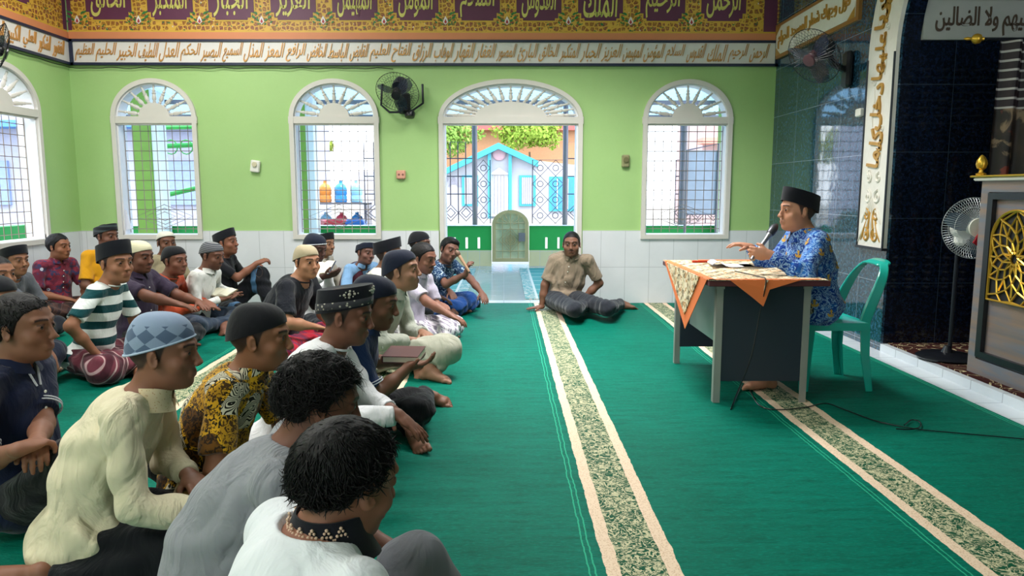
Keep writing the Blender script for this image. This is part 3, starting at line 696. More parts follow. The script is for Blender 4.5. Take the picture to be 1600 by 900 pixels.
G().lathe([(.004, -.07), (.012, -.05), (.01, -.02), (.03, 0), (.034, .015), (.03, .035), (.01, .045), (.014, .06)], (xk, 5.05, 2.255), (1, 0, 0), 14).build('end_knob', M_GOLD, rod, True)
G().cyl((4.6, 5.05, 2.255), (4.652, 5.05, 2.255), .03, n=12).build('wall_flange', M_DKMETAL, rod)

# ------------------------------------------------------------------ lecture table
M_GALV = flat('grey_steel_leg', 'a9a6a2', .4, .35); M_PANEL = flat('dark_slate_panel', '2b3240', .4, var=.06); M_MAROON = flat('maroon_edge_board', '5d2e34', .35)
tb = thing('lecture_table', 'steel legged office table with dark slate end panels and maroon edged top', 'table', (0, 0, 0))
TX0, TX1, TY0, TY1, TZ = 1.165, 1.86, 4.13, 5.36, .742
g = G().bb(TX0, TX1, TY0, TY1, TZ-.032, TZ, 0, .004); g.bb(TX0+.01, TX1-.01, TY0+.01, TY1-.01, TZ-.001, TZ+.0015, 1); g.build('tabletop', [M_MAROON, flat('pale_laminate', 'c9c4bd', .35)], tb)
for x in (1.262, 1.775):
    for y in (4.24, 5.24):
        g = G().bb(x-.02, x+.02, y-.003, y+.003, 0, TZ-.03); sx = .018 if x < 1.5 else -.018
        g.bb(x-.02 if x < 1.5 else x+.014, x-.014 if x < 1.5 else x+.02, y-.0, y+.038, 0, TZ-.03)
        g.bb(x-.025, x+.025, y-.008, y+.03, TZ-.06, TZ-.03); g.build('leg', M_GALV, tb)
for y in (4.252, 5.228): G().bb(1.275, 1.762, y-.009, y+.009, .13, TZ-.033).build('end_panel', M_PANEL, tb)
G().bb(1.34, 1.352, 4.262, 5.218, .30, TZ-.033).build('modesty_panel', flat('grey_green_panel', '8a9a98', .3), tb)
# cloth
def m_batikcloth():
    n = N('batik_cloth', .8); a = n.step(n.noise(20, 3, dist=2), .45, .55); s = n.step(n.wave(3.2, n.map(rot=(0, 0, .78)), 3, detail=3), .4, .6)
    n.color(n.mix(s, n.mix(a, rgb('6a5a42'), rgb('d8c8a4')), n.mix(n.step(n.noise(34, 2, dist=1), .48, .55), rgb('e4d6bb'), rgb('b2834e')))); n.bump(n.noise(9), .2, .01); return n.m
M_BAT = m_batikcloth(); M_ORC = flat('orange_cloth', 'e0743c', .8, var=.08)
tc = thing('tablecloth', 'batik cloth with orange border draped over the lecture table, corners hanging in points', 'tablecloth')
zc = TZ+.004
g = G()
g.bb(TX0-.004, TX1-.02, TY0-.005, TY1-.02, zc, zc+.003, 0)
g.bb(TX0+.25, TX1-.02, TY1-.09, TY1-.02, zc+.003, zc+.005, 1)
def tri(pts, th, mi, nrm):
    a = [np.array(p) for p in pts]; b = [p+np.array(nrm)*th for p in a]; m = len(a)
    g.add(a+b, [tuple(range(m)), tuple(range(2*m-1, m-1, -1))]+[(i, (i+1) % m, m+(i+1) % m, m+i) for i in range(m)], mi)
# front drape (towards -Y)
def fx(u, v): p = atY(u, v, TY0-.008); return p
A, B, C_ = fx(1141, 432), fx(1252, 432), fx(1189, 478)
tri([(A[0], TY0-.006, zc+.002), (B[0], TY0-.006, zc+.002), (C_[0]+.04, TY0-.022, zc-.05), (C_[0]+.005, TY0-.03, C_[2]), (C_[0]-.05, TY0-.022, zc-.1)], .003, 1, (0, -1, 0))
tri([(A[0]+.20, TY0-.012, zc+.003), (B[0]-.19, TY0-.012, zc+.003), (C_[0]+.005, TY0-.020, zc-.055)], .009, 0, (0, -1, 0))
# left drape (towards -X) near the front-left corner
tri([(TX0-.006, TY1-.10, zc+.002), (TX0-.006, TY0+.02, zc+.002), (TX0-.02, 4.56, zc-.36)], .003, 1, (-1, 0, 0))
tri([(TX0-.012, TY1-.20, zc+.003), (TX0-.012, TY0+.16, zc+.003), (TX0-.021, 4.58, zc-.27)], .005, 0, (-1, 0, 0))
g.bb(TX0-.004, TX0+.035, TY0-.004, TY1-.05, zc+.003, zc+.005, 1); g.bb(TX0, TX1-.06, TY0-.004, TY0+.03, zc+.003, zc+.005, 1)
g.build('cloth', [M_BAT, M_ORC], tc)
# open notebook, pens
nb = thing('notebook', 'open white notebook with curled pages lying on the batik cloth', 'notebook')
pc = atZ(1140, 410, TZ+.02); rows = []
for i in range(14):
    t = i/13; x = 1.36+.30*t; z = zc+.008+.035*math.exp(-((t-.12)/.16)**2); rows.append([(x, 4.76+.05*t, z), (x+.02, 4.96+.05*t, z)])
g = G().grid(rows); g.grid([[(p[0], p[1], p[2]-.004) for p in r] for r in rows]); g.build('page', flat('paper_white', 'e8e8ec', .7, var=.02), nb, True)
G().bb(1.40, 1.70, 4.78, 4.99, zc+.003, zc+.008).build('cover', flat('brown_cover', '7a6a58', .5), nb)
tag(G().cyl((1.32, 5.12, zc+.012), (1.46, 5.14, zc+.012), .008, n=8).build('red_marker', flat('red_plastic', 'c23a22', .3)), 'red marker pen lying at the far edge of the table', 'pen')
# cables
c0 = atY(1197, 424, TY0-.03)
P = [(c0[0]-.05, 4.5, zc+.012), (c0[0], 4.22, zc+.012), (c0[0], TY0-.036, zc+.004)]+[(c0[0]-.0-.16*(i/8)**1.4, TY0-.038+.02*math.sin(i), zc-.02-(zc-.03)*i/8) for i in range(1, 9)]
q = [atZ(1163, 600, .008), atZ(1185, 632, .008), atZ(1215, 640, .008), atZ(1260, 636, .008), atZ(1290, 630, .008), atZ(1320, 640, .008), atZ(1370, 658, .008), atZ(1430, 670, .008), atZ(1500, 677, .008), atZ(1600, 686, .008), atZ(1640, 692, .008)]
P += [(P[-1][0]+.01, P[-1][1]+.02, .008)]+[tuple(x) for x in q]
def smooth_path(P, n=6):
    P = [np.array(p, float) for p in P]; out = []
    for i in range(len(P)-1):
        a, b, c, d = P[max(0, i-1)], P[i], P[i+1], P[min(len(P)-1, i+2)]
        for k in range(n):
            t = k/n; out.append(.5*((2*b)+(c-a)*t+(2*a-5*b+4*c-d)*t*t+(3*b-a-3*c+d)*t**3))
    return out+[P[-1]]
tag(G().tube(smooth_path(P), .0035, 6).build('microphone_cable', M_BLACK, None, True), 'black microphone cable hanging from table and running over the green carpet', 'cable')
lp = [atZ(1413, 664, .012), atZ(1425, 656, .012), atZ(1438, 660, .012), atZ(1436, 668, .012), atZ(1420, 671, .012), atZ(1400, 670, .012)]
tag(G().tube(smooth_path(lp), .0035, 6).build('cable_loop', M_BLACK, None, True), 'small loop of black cable on the carpet right of the chair', 'cable')

# ------------------------------------------------------------------ teal plastic chair
M_TEAL = N('teal_plastic', .25); M_TEAL.color(M_TEAL.mix(M_TEAL.noise(3), rgb('17a193'), rgb('1fb3a4'))); M_TEAL = M_TEAL.m
ch = thing('plastic_chair', 'teal moulded plastic chair with open looped back behind the lecture table', 'chair', (2.08, 4.70, 0), PI/2)
# local: faces +Y (rz=90deg puts +Y to -X)
rows = []
for i in range(9):
    y = -.2+.42*i/8; row = []
    for j in range(9):
        x = (-.21+.42*j/8)*(1-.06*(1-i/8)); z = .43-.018*math.cos((j/8-.5)*PI)*math.sin(PI*min(1, (i+.5)/9))+(.0 if i < 8 else -.012); row.append((x, y, z))
    rows.append(row)
g = G().grid(rows); g.grid([[(p[0], p[1], p[2]-.012) for p in r] for r in rows])
ed = [(-.215, -.2), (-.22, .215), (.22, .215), (.215, -.2)]
for a, b in zip(ed, ed[1:]+ed[:1]): g.add([(a[0], a[1], .434), (b[0], b[1], .434), (b[0], b[1], .385), (a[0], a[1], .385), (a[0]*.96, a[1]*.96, .43), (b[0]*.96, b[1]*.96, .43), (b[0]*.96, b[1]*.96, .385), (a[0]*.96, a[1]*.96, .385)], [(0, 1, 2, 3), (4, 7, 6, 5), (0, 4, 5, 1), (3, 2, 6, 7)])
g.build('seat', M_TEAL, ch, True)
def slab(g, P, W, T_, up):
    rows = []
    for i, p in enumerate(P):
        p = np.array(p, float); t = unit(np.array(P[min(i+1, len(P)-1)])-np.array(P[max(i-1, 0)])); n_ = unit(np.cross(t, up)); b = unit(np.cross(n_, t))
        w_ = W[i] if hasattr(W, '__len__') else W
        rows.append([p+b*w_/2*a+n_*T_/2*c for a, c in ((-1, -.4), (-.8, -1), (.8, -1), (1, -.4), (1, .4), (.8, 1), (-.8, 1), (-1, .4))])
    g.grid(rows, True); n0 = len(g.v)-8*len(rows); g.f += [tuple(range(n0, n0+8)), tuple(range(len(g.v)-1, len(g.v)-9, -1))]; g.mi += [0, 0]
bp = []
for i in range(33):
    t = PI*i/32; x = .205*math.copysign(abs(math.cos(t))**.55, math.cos(t)); zz = .44+.36*abs(math.sin(t))**.7; bp.append((x, -.17-.15*((zz-.44)/.36)**1.2, zz))
g = G(); wd = [.07-.022*math.sin(PI*min(1, max(0, (i-2)/28)))+(.035 if 12 < i < 20 else 0) for i in range(33)]
slab(g, smooth_path(bp, 2), [np.interp(k/2, range(33), wd) for k in range(65)], .018, (0, -1, .3)); g.build('backrest', M_TEAL, ch, True)
g = G(); g.sph((0, -.312, .787), (.012, .006, .012), 10, 6); g.build('back_logo', flat('dark_badge', '4a4a3a', .4), ch, True)
for sx in (-1, 1):
    for sy in (-1, 1):
        g = G(); P = [(sx*.20, sy*.19-.01*(sy < 0), .41), (sx*.21, sy*.205, .22), (sx*.225, sy*(.215 if sy > 0 else .235), 0)]
        for (a, b) in ((.06, .012), (.012, .06)):
            rows = [[(p[0]+u*a/2*(1 if k == 0 else (.85 if k == 1 else .6))-(sx*(a/2-.006) if a > .02 else 0), p[1]+v*b/2*(1 if k == 0 else (.85 if k == 1 else .6))-(sy*(b/2-.006) if b > .02 else 0), p[2]) for u, v in ((-1, -1), (1, -1), (1, 1), (-1, 1))] for k, p in enumerate(P)]
            g.grid(rows, True); n0 = len(g.v)-12; g.f += [(n0, n0+1, n0+2, n0+3), (n0+11, n0+10, n0+9, n0+8)]; g.mi += [0, 0]
        g.build('leg', M_TEAL, ch)

# ------------------------------------------------------------------ outside: porch, yard, neighbouring house
M_CONC = flat('yard_concrete', '9d9a95', .8); M_LIME = flat('lime_green_paint', '7ba03e', .6); M_GRNW = flat('bright_green_wall', '1f9a45', .6, var=.05)
M_WALLW = flat('white_house_wall', 'b5b5bf', .7, var=.04); M_AQUA = flat('aqua_paint', '3a9fb4', .5); M_STEEL = flat('grey_steel_post', '7c7880', .4, .4); M_BLUEP = flat('blue_painted_door', '3f8fc0', .5)
struct(G().bb(-45, 45, BW+T, 75, -.25, -.05).build('ground', M_CONC)); struct(G().bb(-45, LW-T, -10, BW+T, -.25, -.05).build('ground_side', M_CONC))
def m_prug():
    n = N('turquoise_prayer_rug', .8); s = n.sep()
    a = n.step(n.noise(16, 3, dist=1.8), .5, .56); x = n.math('ABSOLUTE', s[0]); edge = n.math('GREATER_THAN', x, .36); b2 = n.math('LESS_THAN', n.math('ABSOLUTE', n.math('SUBTRACT', x, .36)), .015)
    bars = n.math('LESS_THAN', n.math('FRACT', n.math('MULTIPLY', s[1], 2.2)), .1)
    c = n.mix(edge, n.mix(bars, rgb('2b7f7c'), rgb('8fa89c')), n.mix(a, rgb('4d8886'), rgb('b5b0a4'))); c = n.mix(b2, c, rgb('bdbbb2')); n.color(c); return n.m
struct(G().bb(LW-T, RW+1.2, BW+T, 12.6, -.05, -.004).build('floor_porch', m_tile('porch_tile', '8f9a9e', 'a9b2b4', .4, .4, 'xy', .12)))
mpr = m_prug(); g = G().bb(-.5, .5, -1.7, 1.7, 0, .012); r0 = g.build('prayer_rug', mpr); r0.location = (-.95, 10.15, -.004)
tag(r0, 'turquoise patterned runner rug on the porch at the left of the doorway view', 'rug')
r1 = r0.copy(); COL.objects.link(r1); r1.location = (.75, 10.15, -.004); tag(r1, 'turquoise patterned runner rug on the porch straight behind the doorway, right side', 'rug')
# porch low wall
PY = 12.2; pf = lambda x, z, d: (x, PY-d, z)
zt_ = atY(700, 353, PY)[2]; zs0, zs1 = atY(700, 389, PY)[2], atY(700, 371, PY)[2]
gx0, gx1 = atY(769, 400, PY)[0], atY(826, 400, PY)[0]
def lowwall(x0, x1, slots, label):
    t_ = thing('porch_parapet', label, 'low wall')
    hs = [[(s-.022, zs0), (s+.022, zs0), (s+.022, zs1), (s-.022, zs1)] for s in slots]
    G().plate([(x0, .27), (x1, .27), (x1, zt_), (x0, zt_)], hs, pf, -.14).build('green_wall', M_GRNW, t_)
    G().plate([(x0, -.05), (x1, -.05), (x1, .27), (x0, .27)], [], pf, -.16).build('tile_base', m_tile('beige_dado_tile', 'c9b98e', 'd9cda6', .2, .25, 'xz', .3), t_)
    G().bb(x0, x1, PY-.03, PY+.17, zt_, zt_+.008).build('coping', M_JAMB, t_)
lowwall(-6.2, gx0-.01, [atY(p, 380, PY)[0] for p in (710, 729, 748)]+[-3.2, -3.0, -2.8, -4.5, -4.3], 'green low porch wall with narrow slots left of the small gate')
lowwall(gx1+.01, 4.6, [atY(p, 380, PY)[0] for p in (854, 873, 890)]+[3.2, 3.4], 'green low porch wall with narrow slots right of the small gate')
# small arched gate
gt = thing('porch_gate', 'small round topped ornate metal gate between the green porch walls', 'gate')
gz = atY(797, 328, PY)[2]; gc = (gx0+gx1)/2; gh = (gx1-gx0)/2; zsprg = gz-.24
M_GATE = flat('gilded_gate_metal', 'b5a479', .45, .3); M_GATEP = flat('pale_gate_sheet', 'c0c4a4', .6, var=.35)
pts = [(gc-gh, .08), (gc+gh, .08)]+arc(gc, gh, zsprg, .24, 20)
G().plate(pts, [[(gc-gh*.8, .14), (gc+gh*.8, .14)]+arc(gc, gh*.8, zsprg, .19, 16)], pf, .03).build('gate_frame', M_GATE, gt)
G().plate([(gc-gh*.8, .14), (gc+gh*.8, .14)]+arc(gc, gh*.8, zsprg, .19, 16), [], lambda x, z, d: pf(x, z, d-.02), .004).build('gate_sheet', M_GATEP, gt)
g = G(); q = lambda x, z: pf(gc+x, z, .015)
for x in (-.13, 0, .13): g.cyl(q(x, .12), q(x, gz-.06-.3*abs(x)), .008, n=5)
for z in (.26, .62, .72): g.cyl(q(-gh*.85, z), q(gh*.85, z), .008, n=5)
for r in (.19, .14, .09): g.tube([q(-r, .44), q(0, .44+r*1.1), q(r, .44), q(0, .44-r*1.1)], .008, 5, True)
for k in range(8): g.tube([q(.045*math.cos(t)+.04*math.cos(2*PI*k/8), .44+.045*math.sin(t)+.04*math.sin(2*PI*k/8)) for t in [2*PI*i/10 for i in range(10)]], .005, 4, True)
for k in range(7): a = PI*(k+.5)/7; g.cyl(q(.05*math.cos(a), zsprg+.04*math.sin(a)), q(gh*.8*math.cos(a), zsprg+.19*math.sin(a)), .007, n=5)
g.build('gate_grille', M_GATE, gt, True)
G().bb(gc+gh*.45, gc+gh*.8, PY-.05, PY-.02, .42, .56).build('latch_plate', M_STEEL, gt)
# porch columns and posts
for (u, hw, lab) in ((247, .15, 'lime green porch column seen through the second window from the left corner'), (480, .14, 'lime green porch column seen through the middle window'), (1128, .08, 'slim lime green porch column seen through the right window')):
    x = atY(u-4, 300, PY)[0]; t_ = thing('porch_column', lab, 'column')
    G().bb(x-hw, x+hw, PY-.36, PY-.06, -.05, 3.3, 0, .01).build('shaft', M_LIME, t_); G().bb(x+hw, x+hw+.12, PY-.34, PY-.08, -.05, 3.3).build('white_edge', M_JAMB, t_)
tag(G().bb(DOOR[0]+DOOR[1]+.02, DOOR[0]+DOOR[1]+.12, 8.6, 8.75, -.05, 3.0).build('porch_column', M_LIME), 'narrow lime porch column just outside the right door jamb', 'column')
for (u, lab) in ((742, 'grey steel post outside at left of the doorway view'), (883, 'grey steel post outside at right of the doorway view'), (1066, 'thick grey steel post outside the right window')):
    x = atY(u, 300, 12.6)[0]; tag(G().cyl((x, 12.6, -.05), (x, 12.6, 3.0), .06 if u > 1000 else .045, n=14).build('steel_post', M_STEEL, None, True), lab, 'post')
# decorative steel screen on the parapet
sc_ = thing('steel_screen', 'thin ornamental steel screen with diamonds above the green porch wall', 'metal screen')
g = G(); SY = 12.7; sf_ = lambda x, z: (x, SY, z)
zb_, zt2 = zt_+.02, atY(700, 208, SY)[2]
def panel(u0, u1, vt=208, kind=0):
    g = G()
    x0, x1 = atY(u0, 300, SY)[0], atY(u1, 300, SY)[0]; zt2 = atY(u0, vt, SY)[2]; r = .009
    g.tube([sf_(x0, zb_), sf_(x1, zb_), sf_(x1, zt2), sf_(x0, zt2)], r, 4, True)
    W_ = x1-x0; n_ = max(1, round(W_/.24))
    for i in range(n_):
        cx = x0+W_*(i+.5)/n_; hw = W_/n_/2
        if kind == 0:
            for k in range(4):
                zz = zb_+(zt2-zb_)*(k+.5)/4; hh = (zt2-zb_)/8
                g.tube([sf_(cx-hw, zz), sf_(cx, zz+hh), sf_(cx+hw, zz), sf_(cx, zz-hh)], r*.8, 4, True)
                g.tube([sf_(cx+.05*math.cos(t), zz+.05*math.sin(t)) for t in [2*PI*m/10 for m in range(10)]], r*.7, 4, True)
        else:
            g.tube([sf_(cx-hw, zb_+.18), sf_(cx, zb_+.32), sf_(cx+hw, zb_+.18), sf_(cx, zb_+.04)], r, 4, True); g.tube([sf_(cx-hw*.6, zb_+.18), sf_(cx, zb_+.26), sf_(cx+hw*.6, zb_+.18), sf_(cx, zb_+.10)], r, 4, True)
            g.cyl(sf_(cx, zb_+.32), sf_(cx, zt2), r, n=4); g.cyl(sf_(cx-hw, zb_), sf_(cx-hw, zt2), r, n=4)
            for zz in np.arange(zb_+.5, zt2, .3): g.cyl(sf_(cx-hw, zz), sf_(cx+hw, zz), r, n=4)
    g.build('screen_grille', flat('dark_steel_bar', '5c5560', .5, .3), sc_, True)
panel(692, 740, 222, 1); panel(745, 766, 250); panel(832, 880, 250); panel(886, 912, 222, 1); panel(570, 600, 222, 1); panel(1055, 1128, 250, 1)
# canopy of blue corrugated sheets with dark purlins
cn = thing('porch_canopy', 'light blue corrugated porch canopy on dark purlins seen through the fanlights', 'canopy')
def m_sheet():
    n = N('blue_corrugated_sheet', .4); n.color(n.mix(n.noise(2), rgb('5f93bd'), rgb('88b2d2'))); n.b.inputs['Transmission Weight'].default_value = .0
    tr = n.n('ShaderNodeBsdfTranslucent'); tr.inputs[0].default_value = (.28, .50, .72, 1); mx = n.n('ShaderNodeMixShader'); mx.inputs[0].default_value = .6
    n.t.links.new(n.b.outputs[0], mx.inputs[1]); n.t.links.new(tr.outputs[0], mx.inputs[2]); n.t.links.new(mx.outputs[0], n.t.nodes['Material Output'].inputs[0]); return n.m
rows = []
for i in range(9):
    y = 8.5+5.2*i/8; rows.append([(x, y, 3.35-.16*(y-8.5)+.018*math.sin(x*2*PI/.15)) for x in np.arange(-7.5, 5.0, .0375)])
G().grid(rows).build('corrugated_sheet', m_sheet(), cn, True, 80, recalc=False)
for y in (9.3, 10.3, 11.3, 12.3, 13.2): G().bb(-7.5, 5, y-.03, y+.03, 3.35-.16*(y-8.5)-.10, 3.35-.16*(y-8.5)-.03).build('purlin', M_STEEL, cn)
G().bb(-7.5, 5, 8.36, 8.5, 3.02, 3.3).build('wooden_beam', flat('brown_beam', '8a5a30', .6), cn)
# house
HY = 35.; hx = lambda u: atY(u, 300, HY)[0]; hz = lambda v: atY(780, v, HY)[2]
hs = thing('house', 'white gabled house with aqua trim seen straight through the doorway', 'building')
zg = -.05
G().plate([(hx(560), zg), (hx(935), zg), (hx(935), hz(262)), (hx(838), hz(251)), (hx(779), hz(228)), (hx(690), hz(268)), (hx(560), hz(268))], [], lambda x, z, d: (x, HY-d, z), -5).build('house_wall', M_WALLW, hs)
g = G()
for (u0, v0, u1, v1) in ((779, 224, 688, 268), (779, 224, 840, 252)):
    a = np.array((hx(u0), HY-.5, hz(v0))); b = np.array((hx(u1), HY-.5, hz(v1))); g.add([a, b, b+(0, 0, -.28), a+(0, 0, -.28), a+(0, .5, 0), b+(0, .5, 0), b+(0, .5, -.28), a+(0, .5, -.28)], [(0, 1, 2, 3), (4, 7, 6, 5), (0, 4, 5, 1), (3, 2, 6, 7)])
g.build('gable_trim', M_AQUA, hs)
for u in (765, 797): G().bb(hx(u-2.5), hx(u+2.5), HY-.3, HY, zg, hz(236)).build('pillar', M_AQUA, hs)
G().sph((hx(780), HY-.08, hz(241)), (.32, .05, .3), 16, 8).build('emblem', flat('pinkish_emblem', 'c9a5b0', .6), hs, True)
def hwin(u0, u1, v0, v1, fm, pm, nb, name='house_window'):
    f_ = G().bb(hx(u0), hx(u1), HY-.12, HY, hz(v1), hz(v0)).build(name, fm, hs)
    G().bb(hx(u0)+.12, hx(u1)-.12, HY-.14, HY-.1, hz(v1)+.12, hz(v0)-.12).build('pane', pm, f_)
    g = G()
    for i in range(nb): x = hx(u0)+.12+(hx(u1)-hx(u0)-.24)*(i+.5)/nb; g.cyl((x, HY-.17, hz(v1)+.1), (x, HY-.17, hz(v0)-.1), .022, n=4)
    g.build('bars', M_JAMB, f_)
M_PANE = flat('grey_pane', '8f95a5', .3)
hwin(722, 747, 274, 322, M_AQUA, M_PANE, 6); hwin(811, 837, 274, 322, M_AQUA, M_PANE, 6); hwin(766, 794, 270, 338, M_JAMB, M_PANE, 8, 'house_door'); hwin(858, 899, 276, 330, M_AQUA, M_BLUEP, 2, 'house_door')
hwin(640, 672, 280, 320, M_AQUA, M_PANE, 6)
G().plate([(hx(764), hz(273)), (hx(796), hz(273)), (hx(780), hz(262))], [], lambda x, z, d: (x, HY-.1-d, z), .15).build('door_pediment', flat('grey_pediment', 'a9a9b4', .6), hs)
text_on('PAI', 'wall_lettering', flat('grey_lettering', '9a98a8', .6), (hx(706), HY-.01, hz(284)), 1.0, .45, (1, 0, 0), (0, 0, 1), .03, hs, False)
hs2 = thing('house', 'far house with red tiled roof above the aqua trimmed house', 'building')
G().bb(hx(600)*1.3, hx(985)*1.3, 46, 52, 0, 5.0).build('house_wall', flat('peach_wall', 'b98a66', .7), hs2)
G().add([(hx(600)*1.3, 45.5, 4.9), (hx(985)*1.3, 45.5, 4.9), (hx(985)*1.3, 49, 6.9), (hx(600)*1.3, 49, 6.9), (hx(600)*1.3, 52.5, 4.9), (hx(985)*1.3, 52.5, 4.9)], [(0, 1, 2, 3), (3, 2, 5, 4)]).build('roof', flat('red_roof', '9c3a34', .7), hs2)
hs3 = thing('house', 'pale row house with pinkish front seen through the right window', 'building')
G().bb(7.2, 15, 27, 31, zg, 3.9).build('house_wall', flat('pale_pink_wall', 'b59c9c', .7), hs3); G().bb(7.0, 15.2, 26.2, 27, 2.9, 3.1).build('awning', flat('salmon_awning', 'c98a7c', .7), hs3)
for x in (7.8, 9.6, 11.4): G().bb(x, x+1.1, 26.9, 27.02, .3, 2.3).build('shutter', flat('orange_brown_shutter', 'b98a68', .7), hs3)
hs4 = thing('house', 'pale blue grey building seen through the two left windows', 'building')
G().bb(-22, -6.5, 24, 28, zg, 4.2).build('house_wall', flat('pale_lilac_wall', '9fa3b8', .7), hs4)
for x in (-20, -17, -14, -11, -8.5): G().bb(x, x+1.2, 23.9, 24.02, .8, 2.2).build('house_window', flat('blue_grey_shutter', '7f93bd', .6), hs4)
G().bb(-22.5, -6, 23.2, 24, 3.2, 3.4).build('awning', flat('blue_awning', '4f86c6', .6), hs4)
# trees
def tree(x, y, z0, h, r, seed, label, col):
    rg = np.random.RandomState(seed); t_ = thing('leafy_tree', label, 'tree', (x, y, -.05))
    G().tube([(0, 0, 0), (.1, 0, h*.4), (0, .1, h*.75)], [.16, .12, .05], 8).build('trunk', flat('tree_bark', '6b5a48', .9), t_, True)
    g = G(); V = []; F = []
    for i in range(2600):
        d = rg.randn(3); d /= np.linalg.norm(d); rr = r*(.55+.5*rg.rand())*(1+.25*math.sin(d[0]*5+seed)*math.cos(d[2]*4)); p = np.array((0, 0, h))+d*rr*np.array((1.3, .8, .7))
        a = rg.randn(3); a /= np.linalg.norm(a); b = np.cross(a, d); b /= max(.1, np.linalg.norm(b)); s_ = .10+.06*rg.rand(); k = len(V)
        V += [p-a*s_, p+b*s_*.5, p+a*s_, p-b*s_*.5]; F.append((k, k+1, k+2, k+3))
    g.add(V, F); g.build('crown', flat('leaf_'+col, col, .7, var=.5), t_, recalc=False)
tree(1.5, 43.2, 0, 4.7, 1.5, 1, 'leafy yellow-green tree rising behind the aqua trimmed roof', '8fae3c')
tree(-8.2, 30.5, 0, 3.1, .9, 2, 'yellow-green tree behind the jugs seen through the middle window', '9dae4a')
tree(-3.6, 43, 0, 4.5, 1.6, 3, 'leafy tree left of the gable beyond the doorway', '7fa544')
# green steel frame outside the left windows
def frame_(x, y, label, sx=1):
    t_ = thing('green_steel_frame', label, 'steel frame', (x, y, -.05))
    for dx in (0, 1.5*sx): G().cyl((dx, 0, 0), (dx, 0, 2.6), .06, n=8).build('upright', flat('green_steel', '3fae52', .5), t_, True)
    for (a, b) in (((-.3*sx, 0, 1.15), (1.7*sx, 0, 1.6)), ((-.3*sx, 0, 2.45), (1.8*sx, 0, 2.5)), ((-.3*sx, 0, 2.1), (1.8*sx, 0, 2.2))): G().cyl(a, b, .045, n=8).build('crossbar', flat('green_steel', '3fae52', .5), t_, True)
    g = G()
    for k in range(5): g.tube([(sx*(.15+.28*k)+.12*math.cos(t), 0, 2.0+.13*math.sin(t)+.1) for t in [2*PI*i/12 for i in range(12)]], .012, 5, True)
    g.build('scrollwork', flat('green_steel', '3fae52', .5), t_, True)
frame_(-6.3, 13.9, 'green steel frame with scrollwork outside the back-left window'); frame_(-9.0, 9.2, 'green steel frame outside the left wall window')
tag(G().bb(-7.6, -7.4, 2, 13, -.05, .72).build('side_parapet', M_GRNW), 'green low wall outside the left side windows', 'low wall')
tag(G().bb(-14.2, -14, -2, 16, -.05, 2.9).build('yard_wall', M_WALLW), 'white yard wall beyond the left side windows', 'yard wall')
tag(G().bb(-12.6, -10.5, 0, 14, 2.5, 2.58).build('side_canopy', flat('blue_side_sheet', '4a90d8', .5)), 'blue sheet canopy beyond the left side windows', 'canopy')
# water jugs and crates behind the middle window
jm = [flat('blue_jug', '3f8fd0', .2), flat('pale_blue_jug', '8fc4e4', .2), flat('orange_jug', 'e58a3c', .3), flat('red_jug', 'd0485a', .3)]
proto = {}
labs = []
k = 0
sh_ = tag(G().bb(-4.75, -2.7, 14.6, 15.2, .98, 1.02).bb(-4.75, -4.7, 14.6, 15.2, -.05, 1.0).bb(-2.75, -2.7, 14.6, 15.2, -.05, 1.0).bb(-4.75, -2.7, 14.6, 15.2, .36, .40).build('jug_stand', M_STEEL), 'steel rack of water jugs in the yard behind the middle window', 'rack')
for r_ in range(2):
    for i in range(6):
        ci = [0, 1, 0, 2, 0, 1, 3, 0, 3, 1, 3, 0][r_*6+i]
        if ci not in proto:
            o = G().lathe([(.11, 0), (.125, .02), (.125, .12), (.115, .14), (.125, .16), (.125, .28), (.10, .34), (.04, .38), (.035, .42), (.038, .425)], n=16).build('water_jug', jm[ci], None, True); proto[ci] = o
        else: o = proto[ci].copy(); COL.objects.link(o)
        o.location = (-4.5+i*.31, 14.9, 1.02 if r_ == 0 else .40)
        cn_ = ['blue', 'pale blue', 'orange', 'red'][ci]
        tag(o, f"{cn_} water jug on the {'top' if r_ == 0 else 'lower'} shelf of the yard rack, {['first','second','third','fourth','fifth','sixth'][i]} along", 'water jug', 'water jugs on the yard rack')
for k, (cc, nm_) in enumerate((('d8435a', 'red'), ('4f86d0', 'blue'), ('e88a94', 'pink'), ('c93a4c', 'dark red'), ('3a6fc4', 'deep blue'))):
    g = G().bb(-.16, .16, -.15, .15, 0, .78, 0, .02)
    for z in (.1, .3, .5, .7): g.bb(-.17, .17, -.16, .16, z, z+.03)
    o = tag(g.build('plastic_barrel', flat('barrel_'+cc, cc, .4)), nm_+' plastic barrel standing in the yard behind the middle window, before the rack', 'barrel', 'plastic barrels in the yard'); o.location = (-4.15+.36*k, 13.6, -.05)
# leaning white panel outside right window, and gate frame
pn = thing('leaning_panel', 'pale framed panel standing outside the right window', 'panel')
x0, x1 = atY(1071, 300, 11.3)[0], atY(1120, 300, 11.3)[0]; z0_, z1_ = atY(1090, 335, 11.3)[2], atY(1090, 235, 11.3)[2]
G().bb(x0, x1, 11.3, 11.33, z0_, z1_).build('sheet', flat('pale_blue_sheet', 'a3abbb', .5), pn)
g = G().tube([(x0, 11.28, z0_), (x1, 11.28, z0_), (x1, 11.28, z1_+.1), (x0, 11.28, z1_)], .02, 6, True); g.cyl((x0, 11.28, -.0), (x0, 11.28, z0_), .02, n=6).cyl((x1, 11.28, -.0), (x1, 11.28, z0_), .02, n=6); g.build('frame', M_STEEL, pn, True)
# white board leaning on sill of second window
c = atY(200, 352, BW+.05); tag(G().box((c[0]-.02, BW+.03, .93), (.10, .02, .22), rotm('Y', -10)).build('white_card', flat('white_card', 'dfe2f0', .5)), 'white card leaning on the sill at the left of the second window', 'card')

